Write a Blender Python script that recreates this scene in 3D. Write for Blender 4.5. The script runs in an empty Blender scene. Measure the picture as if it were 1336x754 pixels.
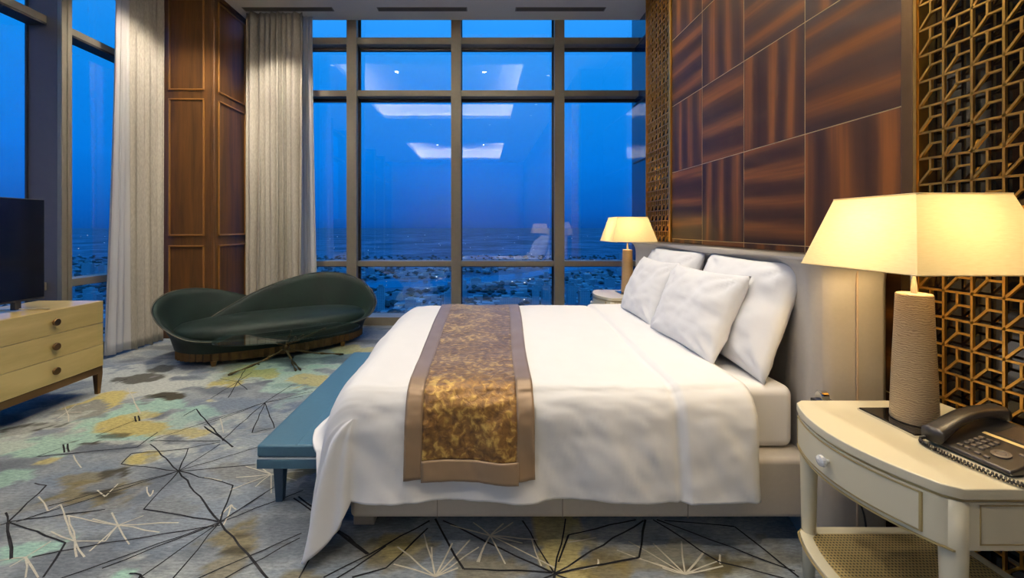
import bpy, math, random
from mathutils import Vector, noise
import numpy as np
random.seed(7)
PI = math.pi
C = bpy.context.scene.collection
S = bpy.context.scene
# ---------------------------------------------------------------- camera model
FPX, CX, CY, H = 538.0, 630.0, 297.0, 1.40
def fl(px, py, z=0.0):
    d = (H - z) * FPX / (py - CY)
    return ((px - CX) / FPX * d, d)

# ---------------------------------------------------------------- mesh builder
class MB:
    def __init__(s): s.v = []; s.f = []; s.m = []
    def add(s, vs, fs, mi=0):
        o = len(s.v); s.v += [tuple(v) for v in vs]
        s.f += [tuple(i + o for i in f) for f in fs]; s.m += [mi] * len(fs); return s
    def box(s, x0, x1, y0, y1, z0, z1, mi=0):
        if x0 > x1: x0, x1 = x1, x0
        if y0 > y1: y0, y1 = y1, y0
        if z0 > z1: z0, z1 = z1, z0
        vs = [(x0,y0,z0),(x1,y0,z0),(x1,y1,z0),(x0,y1,z0),(x0,y0,z1),(x1,y0,z1),(x1,y1,z1),(x0,y1,z1)]
        return s.add(vs, [(0,3,2,1),(4,5,6,7),(0,1,5,4),(1,2,6,5),(2,3,7,6),(3,0,4,7)], mi)
    def frustum(s, cx, cy, z0, z1, a0, b0, a1, b1, mi=0):
        vs = [(cx-a0,cy-b0,z0),(cx+a0,cy-b0,z0),(cx+a0,cy+b0,z0),(cx-a0,cy+b0,z0),
              (cx-a1,cy-b1,z1),(cx+a1,cy-b1,z1),(cx+a1,cy+b1,z1),(cx-a1,cy+b1,z1)]
        return s.add(vs, [(0,3,2,1),(4,5,6,7),(0,1,5,4),(1,2,6,5),(2,3,7,6),(3,0,4,7)], mi)
    def prism(s, poly, z0, z1, mi=0):
        n = len(poly)
        vs = [(x,y,z0) for x,y in poly] + [(x,y,z1) for x,y in poly]
        fs = [tuple(range(n-1,-1,-1)), tuple(range(n,2*n))] + [(i,(i+1)%n,n+(i+1)%n,n+i) for i in range(n)]
        return s.add(vs, fs, mi)
    def lathe(s, prof, cx=0, cy=0, n=32, mi=0):
        vs = []; fs = []
        for r,z in prof:
            for k in range(n):
                a = 2*PI*k/n; vs.append((cx+r*math.cos(a), cy+r*math.sin(a), z))
        for j in range(len(prof)-1):
            for k in range(n):
                fs.append((j*n+k, j*n+(k+1)%n, (j+1)*n+(k+1)%n, (j+1)*n+k))
        fs.append(tuple(range(n-1,-1,-1))); fs.append(tuple((len(prof)-1)*n+k for k in range(n)))
        return s.add(vs, fs, mi)
    def tube(s, path, rad, n=8, mi=0):
        P = [Vector(p) for p in path]; R = rad if isinstance(rad,(list,tuple)) else [rad]*len(P)
        vs = []; fs = []
        up = Vector((0.13,0.29,0.95)).normalized()
        for i,p in enumerate(P):
            t = (P[min(i+1,len(P)-1)] - P[max(i-1,0)]).normalized()
            if abs(t.dot(up)) > .96: ref = Vector((1,0,0))
            else: ref = up
            a = t.cross(ref).normalized(); b = t.cross(a).normalized()
            for k in range(n):
                g = 2*PI*k/n; vs.append(tuple(p + R[i]*(math.cos(g)*a + math.sin(g)*b)))
        for i in range(len(P)-1):
            for k in range(n):
                fs.append((i*n+k, i*n+(k+1)%n, (i+1)*n+(k+1)%n, (i+1)*n+k))
        fs.append(tuple(range(n-1,-1,-1))); fs.append(tuple((len(P)-1)*n+k for k in range(n)))
        return s.add(vs, fs, mi)
    def grid(s, rows, mi=0, closed=False):
        o = len(s.v); m = len(rows[0])
        for r in rows: s.v += [tuple(p) for p in r]
        for i in range(len(rows)-1):
            for j in range(m if closed else m-1):
                k = (j+1) % m
                s.f.append((o+i*m+j, o+i*m+k, o+(i+1)*m+k, o+(i+1)*m+j)); s.m.append(mi)
        return s
    def build(s, name, mats, parent=None, smooth=False, bevel=0, seg=2, solid=0, subs=0, loc=(0,0,0), off=-1):
        me = bpy.data.meshes.new(name); me.from_pydata(s.v, [], s.f)
        for m in (mats if isinstance(mats,(list,tuple)) else [mats]): me.materials.append(m)
        if s.m: me.polygons.foreach_set('material_index', s.m)
        if smooth: me.polygons.foreach_set('use_smooth', [True]*len(s.f))
        me.update()
        import bmesh
        bm = bmesh.new(); bm.from_mesh(me); bmesh.ops.recalc_face_normals(bm, faces=bm.faces); bm.to_mesh(me); bm.free()
        o = bpy.data.objects.new(name, me); C.objects.link(o); o.location = loc
        if parent: o.parent = parent
        if solid:
            q = o.modifiers.new('solid','SOLIDIFY'); q.thickness = solid; q.offset = off
        if bevel:
            q = o.modifiers.new('bevel','BEVEL'); q.width = bevel; q.segments = seg; q.limit_method = 'ANGLE'; q.angle_limit = .6
            if not smooth:
                me.polygons.foreach_set('use_smooth', [True]*len(s.f))
                w = o.modifiers.new('wn','WEIGHTED_NORMAL'); w.keep_sharp = True
        if subs:
            q = o.modifiers.new('sub','SUBSURF'); q.levels = subs; q.render_levels = subs
        return o

def tag(o, label=None, cat=None, group=None, kind=None):
    if label: o['label'] = label
    if cat: o['category'] = cat
    if group: o['group'] = group
    if kind: o['kind'] = kind
    return o
def thing(name, label, cat, loc=(0,0,0), rz=0, group=None, kind=None):
    o = bpy.data.objects.new(name, None); C.objects.link(o); o.empty_display_size = .1
    o.location = loc; o.rotation_euler = (0,0,rz)
    return tag(o, label, cat, group, kind)
def copy_tree(o, parent=None):
    c = o.copy(); C.objects.link(c)
    if parent: c.parent = parent
    for ch in list(o.children): copy_tree(ch, c)
    return c
def spline(pts, n):
    """Catmull-Rom through pts (tuples), n samples per span"""
    P = [np.array(p, float) for p in pts]; out = []
    for i in range(len(P)-1):
        p0 = P[max(i-1,0)]; p1 = P[i]; p2 = P[i+1]; p3 = P[min(i+2,len(P)-1)]
        for k in range(n):
            t = k/n
            out.append(.5*((2*p1)+(-p0+p2)*t+(2*p0-5*p1+4*p2-p3)*t*t+(-p0+3*p1-3*p2+p3)*t**3))
    out.append(P[-1]); return out
def sm(a, b, x):
    t = min(1, max(0, (x-a)/(b-a))); return t*t*(3-2*t)

# ---------------------------------------------------------------- materials
def nmat(name):
    m = bpy.data.materials.new(name); m.use_nodes = True
    return m, m.node_tree, m.node_tree.nodes['Principled BSDF']
def lin(r, g, b):
    f = lambda c: (c/12.92 if c <= .04045 else ((c+.055)/1.055)**2.4)
    return (f(r/255), f(g/255), f(b/255), 1)
def N(t, typ, **kw):
    n = t.nodes.new(typ)
    for k, v in kw.items():
        if k in n.inputs: n.inputs[k].default_value = v
        else: setattr(n, k, v)
    return n
def mapping(t, scale, coord='Object'):
    tc = N(t,'ShaderNodeTexCoord'); mp = N(t,'ShaderNodeMapping'); mp.inputs['Scale'].default_value = scale
    t.links.new(tc.outputs[coord], mp.inputs['Vector']); return mp
def ramp(t, fac, stops):
    r = N(t,'ShaderNodeValToRGB'); e = r.color_ramp.elements
    while len(e) < len(stops): e.new(.5)
    for i,(p,c) in enumerate(stops): e[i].position = p; e[i].color = c
    t.links.new(fac, r.inputs['Fac']); return r
def bump(t, b, fac, strength=.2, dist=.01):
    q = N(t,'ShaderNodeBump'); q.inputs['Strength'].default_value = strength; q.inputs['Distance'].default_value = dist
    t.links.new(fac, q.inputs['Height']); t.links.new(q.outputs['Normal'], b.inputs['Normal'])
def mat(name, col, rough=.5, metal=0, nscale=None, namt=.12, bmp=0, scale=(1,1,1), coat=0, sheen=0, spec=.5, coord='Object'):
    """plain-coloured material with a faint procedural mottling"""
    m, t, b = nmat(name)
    b.inputs['Roughness'].default_value = rough; b.inputs['Metallic'].default_value = metal
    b.inputs['Coat Weight'].default_value = coat; b.inputs['Sheen Weight'].default_value = sheen
    b.inputs['Specular IOR Level'].default_value = spec
    mp = mapping(t, scale, coord)
    nz = N(t,'ShaderNodeTexNoise'); nz.inputs['Scale'].default_value = nscale or 12; nz.inputs['Detail'].default_value = 4
    t.links.new(mp.outputs[0], nz.inputs['Vector'])
    a = namt; c = col
    r = ramp(t, nz.outputs['Fac'], [(.25,(c[0]*(1-a),c[1]*(1-a),c[2]*(1-a),1)),(.75,(min(1,c[0]*(1+a)),min(1,c[1]*(1+a)),min(1,c[2]*(1+a)),1))])
    t.links.new(r.outputs[0], b.inputs['Base Color'])
    if bmp: bump(t, b, nz.outputs['Fac'], bmp, .004)
    return m
def emit(name, col, strength):
    m, t, b = nmat(name)
    b.inputs['Base Color'].default_value = (.8,.8,.8,1)
    b.inputs['Emission Color'].default_value = col; b.inputs['Emission Strength'].default_value = strength
    return m

M = {}
M['plaster'] = mat('plaster', lin(236,230,220), .8, nscale=3, namt=.02)
M['coffer'] = mat('coffer_plaster', lin(240,238,232), .8, nscale=3, namt=.02)
M['vent'] = mat('vent_metal', lin(140,134,124), .6, namt=.05)
M['vent_dark'] = mat('vent_shadow_gap', lin(104,98,90), .8, namt=.05)
M['alu'] = mat('bronze_anodised_frame', lin(146,138,122), .45, .4, nscale=20, namt=.05)
M['alu_dark'] = mat('dark_gasket', lin(34,34,38), .6, namt=.05)
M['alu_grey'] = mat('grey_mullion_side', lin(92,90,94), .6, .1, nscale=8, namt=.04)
M['gold'] = mat('brass', lin(214,164,78), .36, 1, nscale=18, namt=.08)
M['bronze'] = mat('bronze', lin(120,92,60), .36, .9, nscale=16, namt=.08)
M['darkbronze'] = mat('dark_bronze', lin(88,66,42), .4, .8, nscale=30, namt=.2, bmp=.2)
M['black_glass'] = mat('black_glass', (.006,.005,.005,1), .06, namt=.1, coat=.3)
M['chrome'] = mat('chrome', lin(215,215,215), .08, 1, namt=.02)
M['white_metal'] = mat('brushed_silver', lin(205,200,190), .3, .8, namt=.04)
M['leather'] = mat('grey_beige_leather', lin(186,178,166), .42, nscale=60, namt=.03, bmp=.03)
M['cream'] = mat('cream_lacquer', lin(214,205,176), .3, nscale=6, namt=.02, coat=.2)
M['cream_side'] = M['cream']
M['goldline'] = mat('champagne_line', lin(190,170,120), .35, .6, namt=.05)
M['black_plastic'] = mat('black_plastic', (.018,.016,.015,1), .38, nscale=80, namt=.1)
M['key'] = mat('grey_key', lin(96,88,80), .4, namt=.05)
M['label_strip'] = mat('paper_strip', lin(232,206,140), .6, namt=.03)
M['lcd'] = mat('phone_display', lin(70,62,52), .2, namt=.04)
M['blue_leather'] = mat('blue_leather', lin(62,100,122), .42, nscale=40, namt=.05, bmp=.04)
M['white_line'] = mat('white_piping', lin(210,215,218), .5, namt=.03)
M['screen'] = mat('tv_screen', (.004,.004,.005,1), .12, namt=.1)
M['white_cotton'] = mat('white_cotton', lin(231,230,229), .82, nscale=9, namt=.012, bmp=.02, sheen=.1)
M['sheet'] = mat('white_sheet', lin(224,222,221), .85, nscale=8, namt=.015, bmp=.03)
M['satin'] = mat('bronze_satin', lin(140,116,90), .38, .25, nscale=5, namt=.10, sheen=.2)
M['water'] = mat('river_water', lin(40,70,100), .12, nscale=.01, namt=.1)
M['crystal'] = mat('crystal', lin(225,228,230), .05, .35, namt=.03, coat=1)
M['sofa_edge'] = mat('sofa_piping', lin(70,62,48), .6, namt=.08)
M['outlet'] = mat('white_socket', lin(220,218,212), .4, namt=.02)
M['cove_led'] = emit('cove_led', (1,.86,.66,1), 6)
M['downlight_lens'] = emit('downlight_lens', (1,.88,.7,1), 30)
M['dim_lens'] = emit('dimmed_downlight_lens', (1,.88,.7,1), 1.5)  # glow turned down so these lenses leave no reflected dots in the window
M['city_light'] = emit('city_light', (1,.9,.75,1), 1.2)
M['bulb'] = emit('lamp_bulb', (1,.72,.36,1), 8)

def m_linen(name, c1, c2):
    m, t, b = nmat(name)
    mp = mapping(t, (1,1,1)); 
    w = N(t,'ShaderNodeTexNoise'); w.inputs['Scale'].default_value = 90; w.inputs['Detail'].default_value = 6
    mp2 = mapping(t, (1,1,.25)); t.links.new(mp2.outputs[0], w.inputs['Vector'])
    r = ramp(t, w.outputs['Fac'], [(.35,c1),(.65,c2)])
    t.links.new(r.outputs[0], b.inputs['Base Color']); b.inputs['Roughness'].default_value = .9
    bump(t, b, w.outputs['Fac'], .25, .003)
    return m
M['linen'] = m_linen('grey_linen', lin(180,173,160), lin(198,191,178))
def m_sheer():
    m, t, b = nmat('white_sheer')
    out = t.nodes['Material Output']
    tr = N(t,'ShaderNodeBsdfTranslucent'); tr.inputs[0].default_value = lin(236,232,226)
    df = N(t,'ShaderNodeBsdfDiffuse'); df.inputs[0].default_value = lin(240,236,230)
    tp = N(t,'ShaderNodeBsdfTransparent')
    a = N(t,'ShaderNodeMixShader'); a.inputs[0].default_value = .35
    t.links.new(df.outputs[0], a.inputs[1]); t.links.new(tr.outputs[0], a.inputs[2])
    c = N(t,'ShaderNodeMixShader'); 
    w = N(t,'ShaderNodeTexNoise'); w.inputs['Scale'].default_value = 60
    mr = N(t,'ShaderNodeMapRange'); mr.inputs['To Min'].default_value = .06; mr.inputs['To Max'].default_value = .16
    t.links.new(w.outputs['Fac'], mr.inputs['Value']); t.links.new(mr.outputs[0], c.inputs[0])
    t.links.new(a.outputs[0], c.inputs[1]); t.links.new(tp.outputs[0], c.inputs[2]); t.links.new(c.outputs[0], out.inputs[0])
    return m
M['sheer'] = m_sheer()
def m_shade():
    m, t, b = nmat('cream_lampshade')
    out = t.nodes['Material Output']
    mp = mapping(t, (1,1,8)); w = N(t,'ShaderNodeTexNoise'); w.inputs['Scale'].default_value = 40
    t.links.new(mp.outputs[0], w.inputs['Vector'])
    r = ramp(t, w.outputs['Fac'], [(.3,lin(244,226,176)),(.7,lin(250,234,188))])
    tr = N(t,'ShaderNodeBsdfTranslucent'); df = N(t,'ShaderNodeBsdfDiffuse')
    t.links.new(r.outputs[0], tr.inputs[0]); t.links.new(r.outputs[0], df.inputs[0])
    a = N(t,'ShaderNodeMixShader'); a.inputs[0].default_value = .27
    t.links.new(df.outputs[0], a.inputs[1]); t.links.new(tr.outputs[0], a.inputs[2]); t.links.new(a.outputs[0], out.inputs[0])
    return m
M['shade'] = m_shade()
def m_glass(name, tint, f0, rough=0.0):
    m, t, b = nmat(name); out = t.nodes['Material Output']
    tp = N(t,'ShaderNodeBsdfTransparent'); tp.inputs[0].default_value = tint
    gl = N(t,'ShaderNodeBsdfGlossy'); gl.inputs['Roughness'].default_value = rough; gl.inputs[0].default_value = (1,1,1,1)
    ge = N(t,'ShaderNodeNewGeometry')
    dt = N(t,'ShaderNodeVectorMath', operation='DOT_PRODUCT'); t.links.new(ge.outputs['Normal'], dt.inputs[0]); t.links.new(ge.outputs['Incoming'], dt.inputs[1])
    ab = N(t,'ShaderNodeMath', operation='ABSOLUTE'); t.links.new(dt.outputs['Value'], ab.inputs[0])
    om = N(t,'ShaderNodeMath', operation='SUBTRACT'); om.inputs[0].default_value = 1; t.links.new(ab.outputs[0], om.inputs[1])
    pw = N(t,'ShaderNodeMath', operation='POWER'); pw.inputs[1].default_value = 5; t.links.new(om.outputs[0], pw.inputs[0])
    fr = N(t,'ShaderNodeMath', operation='MULTIPLY_ADD'); fr.inputs[1].default_value = 1-f0; fr.inputs[2].default_value = f0; t.links.new(pw.outputs[0], fr.inputs[0])
    a = N(t,'ShaderNodeMixShader'); t.links.new(fr.outputs[0], a.inputs[0])
    t.links.new(tp.outputs[0], a.inputs[1]); t.links.new(gl.outputs[0], a.inputs[2]); t.links.new(a.outputs[0], out.inputs[0])
    return m
M['glass'] = m_glass('window_glass', (.96,.98,1,1), .105)
M['table_glass'] = m_glass('table_glass', (.70,.86,.82,1), .07)
def m_wood(name, stops, scale, rough, coat=0.0, wn=2.2):
    m, t, b = nmat(name)
    tc = N(t,'ShaderNodeTexCoord'); oi = N(t,'ShaderNodeObjectInfo')
    vm = N(t,'ShaderNodeVectorMath', operation='MULTIPLY_ADD'); 
    cb = N(t,'ShaderNodeCombineXYZ'); 
    for i in range(3): t.links.new(oi.outputs['Random'], cb.inputs[i])
    vm.inputs[1].default_value = (37,53,71)
    t.links.new(cb.outputs[0], vm.inputs[0]); t.links.new(tc.outputs['Object'], vm.inputs[2])
    mp = N(t,'ShaderNodeMapping'); mp.inputs['Scale'].default_value = scale; t.links.new(vm.outputs[0], mp.inputs['Vector'])
    n1 = N(t,'ShaderNodeTexNoise'); n1.inputs['Scale'].default_value = wn; n1.inputs['Detail'].default_value = 3; n1.inputs['Distortion'].default_value = .6
    n2 = N(t,'ShaderNodeTexNoise'); n2.inputs['Scale'].default_value = wn*9; n2.inputs['Detail'].default_value = 5
    t.links.new(mp.outputs[0], n1.inputs['Vector']); t.links.new(mp.outputs[0], n2.inputs['Vector'])
    mx = N(t,'ShaderNodeMath', operation='MULTIPLY_ADD'); mx.inputs[1].default_value = .22
    t.links.new(n2.outputs['Fac'], mx.inputs[0]); t.links.new(n1.outputs['Fac'], mx.inputs[2])
    r = ramp(t, mx.outputs[0], stops); t.links.new(r.outputs[0], b.inputs['Base Color'])
    b.inputs['Roughness'].default_value = rough; b.inputs['Coat Weight'].default_value = coat; b.inputs['Coat Roughness'].default_value = .12
    return m
def m_ebony(name, axis):
    m, t, b = nmat(name)
    tc = N(t,'ShaderNodeTexCoord'); oi = N(t,'ShaderNodeObjectInfo')
    vm = N(t,'ShaderNodeVectorMath', operation='MULTIPLY_ADD'); cb = N(t,'ShaderNodeCombineXYZ')
    for i in range(3): t.links.new(oi.outputs['Random'], cb.inputs[i])
    vm.inputs[1].default_value = (37,53,71); t.links.new(cb.outputs[0], vm.inputs[0]); t.links.new(tc.outputs['Object'], vm.inputs[2])
    mp = N(t,'ShaderNodeMapping'); mp.inputs['Scale'].default_value = (1,1,.22) if axis == 'Y' else (1,.22,1); t.links.new(vm.outputs[0], mp.inputs['Vector'])
    wv = N(t,'ShaderNodeTexWave'); wv.bands_direction = axis
    for k,v in (('Scale',1.55),('Distortion',5.0),('Detail',2.0),('Detail Scale',1.1),('Detail Roughness',.45)): wv.inputs[k].default_value = v
    t.links.new(mp.outputs[0], wv.inputs['Vector'])
    mp2 = N(t,'ShaderNodeMapping'); mp2.inputs['Scale'].default_value = (1,14,.5) if axis == 'Y' else (1,.5,14); t.links.new(vm.outputs[0], mp2.inputs['Vector'])
    n2 = N(t,'ShaderNodeTexNoise'); n2.inputs['Scale'].default_value = 2; n2.inputs['Detail'].default_value = 5; t.links.new(mp2.outputs[0], n2.inputs['Vector'])
    mx = N(t,'ShaderNodeMath', operation='MULTIPLY_ADD'); mx.inputs[1].default_value = .75; t.links.new(n2.outputs['Fac'], mx.inputs[0])
    w8 = N(t,'ShaderNodeMath', operation='MULTIPLY'); w8.inputs[1].default_value = .72; t.links.new(wv.outputs['Fac'], w8.inputs[0]); t.links.new(w8.outputs[0], mx.inputs[2])
    r = ramp(t, mx.outputs[0], [(.25,lin(42,25,14)),(.58,lin(60,36,18)),(.80,lin(82,50,23)),(.97,lin(112,68,29))])
    dv = N(t,'ShaderNodeMath', operation='MULTIPLY'); dv.inputs[1].default_value = .84; t.links.new(mx.outputs[0], dv.inputs[0]); t.links.new(dv.outputs[0], r.inputs['Fac'])
    t.links.new(r.outputs[0], b.inputs['Base Color'])
    b.inputs['Roughness'].default_value = .42; b.inputs['Specular IOR Level'].default_value = .2; b.inputs['Coat Weight'].default_value = .07; b.inputs['Coat Roughness'].default_value = .12
    return m
M['ebony_v'] = m_ebony('macassar_vertical','Y')
M['ebony_h'] = m_ebony('macassar_horizontal','Z')
M['walnut'] = m_wood('walnut_panelling', [(.4,lin(66,40,12)),(.75,lin(98,62,22))], (6,6,.5), .5, .03, 2.0)
M['walnut_bead'] = mat('walnut_bead', lin(134,92,40), .3, nscale=10, namt=.1, coat=.3)
M['maple'] = m_wood('pale_maple', [(.4,lin(190,164,98)),(.75,lin(214,188,122))], (4,1,5), .28, .4, 1.2)
def m_velvet(name, c1, c2, nscale, sh=.8, bmp=.0):
    m, t, b = nmat(name)
    mp = mapping(t, (1,1,1)); n = N(t,'ShaderNodeTexNoise'); n.inputs['Scale'].default_value = nscale; n.inputs['Detail'].default_value = 6
    t.links.new(mp.outputs[0], n.inputs['Vector'])
    r = ramp(t, n.outputs['Fac'], [(.35,c1),(.65,c2)]); t.links.new(r.outputs[0], b.inputs['Base Color'])
    b.inputs['Roughness'].default_value = .6; b.inputs['Specular IOR Level'].default_value = .18; b.inputs['Sheen Weight'].default_value = sh; b.inputs['Sheen Roughness'].default_value = .35
    b.inputs['Sheen Tint'].default_value = (min(1,c2[0]*6+.1),min(1,c2[1]*6+.1),min(1,c2[2]*6+.1),1)
    if bmp: bump(t, b, n.outputs['Fac'], bmp, .01)
    return m
M['green_velvet'] = m_velvet('dark_green_velvet', lin(8,19,16), lin(12,27,23), 5, .13)
def m_crushed():
    m, t, b = nmat('crushed_gold_velvet')
    mp = mapping(t, (1,1,1)); n = N(t,'ShaderNodeTexNoise'); n.inputs['Scale'].default_value = 34; n.inputs['Detail'].default_value = 9; n.inputs['Distortion'].default_value = .5
    n2 = N(t,'ShaderNodeTexNoise'); n2.inputs['Scale'].default_value = 5; n2.inputs['Detail'].default_value = 3
    t.links.new(mp.outputs[0], n.inputs['Vector']); t.links.new(mp.outputs[0], n2.inputs['Vector'])
    ad = N(t,'ShaderNodeMath', operation='MULTIPLY_ADD'); ad.inputs[1].default_value = .55
    t.links.new(n2.outputs['Fac'], ad.inputs[0]); t.links.new(n.outputs['Fac'], ad.inputs[2])
    r = ramp(t, ad.outputs[0], [(.60,lin(88,58,22)),(.80,lin(136,98,42)),(.95,lin(206,170,90))]); t.links.new(r.outputs[0], b.inputs['Base Color'])
    b.inputs['Roughness'].default_value = .42; b.inputs['Metallic'].default_value = .35; b.inputs['Sheen Weight'].default_value = .3
    bump(t, b, n.outputs['Fac'], .5, .012)
    return m
M['crushed'] = m_crushed()
def m_stone():
    m, t, b = nmat('ribbed_taupe_stone')
    mp = mapping(t, (1,1,1)); wv = N(t,'ShaderNodeTexWave'); wv.bands_direction = 'Z'; wv.inputs['Scale'].default_value = 44; wv.inputs['Distortion'].default_value = 9; wv.inputs['Detail'].default_value = 5
    t.links.new(mp.outputs[0], wv.inputs['Vector'])
    r = ramp(t, wv.outputs['Fac'], [(.2,lin(150,126,92)),(.8,lin(190,166,126))]); t.links.new(r.outputs[0], b.inputs['Base Color'])
    b.inputs['Roughness'].default_value = .5; bump(t, b, wv.outputs['Fac'], .10, .002)
    return m
M['stone'] = m_stone()
def m_cane():
    m, t, b = nmat('woven_cane'); out = t.nodes['Material Output']
    mp = mapping(t, (1,1,1))
    w1 = N(t,'ShaderNodeTexWave'); w1.bands_direction = 'X'; w1.inputs['Scale'].default_value = 26
    w2 = N(t,'ShaderNodeTexWave'); w2.bands_direction = 'Y'; w2.inputs['Scale'].default_value = 26
    t.links.new(mp.outputs[0], w1.inputs[0]); t.links.new(mp.outputs[0], w2.inputs[0])
    mx = N(t,'ShaderNodeMath', operation='MAXIMUM'); t.links.new(w1.outputs['Fac'], mx.inputs[0]); t.links.new(w2.outputs['Fac'], mx.inputs[1])
    r = ramp(t, mx.outputs[0], [(.42,lin(60,50,30)),(.62,lin(176,154,98))]); t.links.new(r.outputs[0], b.inputs['Base Color'])
    b.inputs['Roughness'].default_value = .5; bump(t, b, mx.outputs[0], .5, .004)
    return m
M['cane'] = m_cane()
def m_carpet():
    m, t, b = nmat('watercolour_carpet')
    at = N(t,'ShaderNodeVertexColor'); at.layer_name = 'Col'
    mp = mapping(t, (5,16,1)); n = N(t,'ShaderNodeTexNoise'); n.inputs['Scale'].default_value = 6; n.inputs['Detail'].default_value = 9; n.inputs['Roughness'].default_value = .7
    t.links.new(mp.outputs[0], n.inputs['Vector'])
    r = ramp(t, n.outputs['Fac'], [(.3,(.5,.5,.53,1)),(.7,(1.34,1.32,1.29,1))])
    mx = N(t,'ShaderNodeMix'); mx.data_type = 'RGBA'; mx.blend_type = 'MULTIPLY'; mx.inputs['Factor'].default_value = 1
    t.links.new(at.outputs['Color'], mx.inputs[6]); t.links.new(r.outputs[0], mx.inputs[7]); t.links.new(mx.outputs[2], b.inputs['Base Color'])
    b.inputs['Roughness'].default_value = .95; b.inputs['Sheen Weight'].default_value = .1; b.inputs['Specular IOR Level'].default_value = .15
    bump(t, b, n.outputs['Fac'], .2, .004)
    return m
M['carpet'] = m_carpet()
M['yarn_black'] = mat('black_yarn', (.012,.012,.014,1), .95, nscale=60, namt=.4, spec=.1)
M['yarn_cream'] = mat('cream_yarn', lin(196,190,172), .95, nscale=60, namt=.15, spec=.1)
def m_ground():
    m, t, b = nmat('city_ground')
    mp = mapping(t, (1,1,1)); n = N(t,'ShaderNodeTexNoise'); n.inputs['Scale'].default_value = .0022; n.inputs['Detail'].default_value = 9; n.inputs['Roughness'].default_value = .65
    n2 = N(t,'ShaderNodeTexVoronoi'); n2.inputs['Scale'].default_value = .035
    t.links.new(mp.outputs[0], n.inputs['Vector']); t.links.new(mp.outputs[0], n2.inputs['Vector'])
    r = ramp(t, n.outputs['Fac'], [(.40,lin(84,108,126)),(.6,lin(118,146,168)),(.75,lin(144,170,190))])  # lightened towards blue, standing in for distance haze
    mx = N(t,'ShaderNodeMix'); mx.data_type = 'RGBA'; mx.blend_type = 'MULTIPLY'; mx.inputs['Factor'].default_value = .35
    r2 = ramp(t, n2.outputs['Color'], [(.2,(.45,.47,.5,1)),(.9,(1.3,1.3,1.3,1))])
    t.links.new(r.outputs[0], mx.inputs[6]); t.links.new(r2.outputs[0], mx.inputs[7]); t.links.new(mx.outputs[2], b.inputs['Base Color'])
    b.inputs['Roughness'].default_value = 1; b.inputs['Specular IOR Level'].default_value = 0
    return m
M['ground'] = m_ground()
def m_tower():
    m, t, b = nmat('pale_tower_facade')
    mp = mapping(t, (1,1,1))
    # facade bands: floors every ~3 m, piers every ~5 m
    w1 = N(t,'ShaderNodeTexWave'); w1.bands_direction = 'Z'; w1.inputs['Scale'].default_value = .11
    w2 = N(t,'ShaderNodeTexWave'); w2.bands_direction = 'X'; w2.inputs['Scale'].default_value = .10
    t.links.new(mp.outputs[0], w1.inputs[0]); t.links.new(mp.outputs[0], w2.inputs[0])
    ml = N(t,'ShaderNodeMath', operation='MULTIPLY'); t.links.new(w1.outputs['Fac'], ml.inputs[0]); t.links.new(w2.outputs['Fac'], ml.inputs[1])
    r = ramp(t, ml.outputs[0], [(.12,lin(176,182,188)),(.5,lin(110,120,132))]); t.links.new(r.outputs[0], b.inputs['Base Color'])
    b.inputs['Roughness'].default_value = .8
    return m
M['tower'] = m_tower()
M['lowrise'] = mat('pale_low_roofs', lin(150,160,168), .9, nscale=.02, namt=.45)
M['tree'] = mat('dark_tree_crowns', lin(46,66,70), .95, nscale=.05, namt=.3)

# ---------------------------------------------------------------- world
w = bpy.data.worlds.new('dusk'); S.world = w; w.use_nodes = True
t = w.node_tree; bg = t.nodes['Background']
tc = N(t,'ShaderNodeTexCoord'); sx = N(t,'ShaderNodeSeparateXYZ'); t.links.new(tc.outputs['Generated'], sx.inputs[0])
nz = N(t,'ShaderNodeTexNoise'); nz.inputs['Scale'].default_value = 3; nz.inputs['Detail'].default_value = 4
mpw = N(t,'ShaderNodeMapping'); mpw.inputs['Scale'].default_value = (1,1,5); t.links.new(tc.outputs['Generated'], mpw.inputs[0]); t.links.new(mpw.outputs[0], nz.inputs['Vector'])
ad = N(t,'ShaderNodeMath', operation='MULTIPLY_ADD'); ad.inputs[1].default_value = .05; t.links.new(nz.outputs['Fac'], ad.inputs[0]); t.links.new(sx.outputs['Z'], ad.inputs[2])
r = ramp(t, ad.outputs[0], [(0.0,lin(8,58,122)),(.055,lin(4,82,168)),(.16,lin(2,108,202)),(.34,lin(12,126,216)),(.55,lin(52,150,236))])
t.links.new(r.outputs[0], bg.inputs[0]); bg.inputs[1].default_value = 1.4

# ---------------------------------------------------------------- camera
cam = bpy.data.cameras.new('camera'); co = bpy.data.objects.new('camera', cam); C.objects.link(co)
co.location = (0,0,H); co.rotation_euler = (PI/2,0,0)
cam.sensor_width = 36; cam.sensor_fit = 'HORIZONTAL'; cam.lens = FPX/1336*36
cam.shift_x = (668-CX)/1336; cam.shift_y = -(377-CY)/1336
cam.clip_start = .02; cam.clip_end = 400000
S.camera = co
S.view_settings.view_transform = 'Standard'; S.view_settings.look = 'None'; S.view_settings.gamma = 1
S.view_settings.use_curve_mapping = False; S.view_settings.exposure = .12
S.cycles.use_denoising = True; S.cycles.max_bounces = 10; S.cycles.transparent_max_bounces = 16
S.cycles.sample_clamp_indirect = 6; S.cycles.caustics_reflective = False; S.cycles.caustics_refractive = False

# ================================================================ ROOM SHELL
XW, ZC = 1.80, 4.37
XL, YF, YG, YB = -4.42, 5.90, 6.12, -6.5
struct = lambda o, label=None, cat=None: tag(o, label, cat, None, 'structure')

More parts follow.
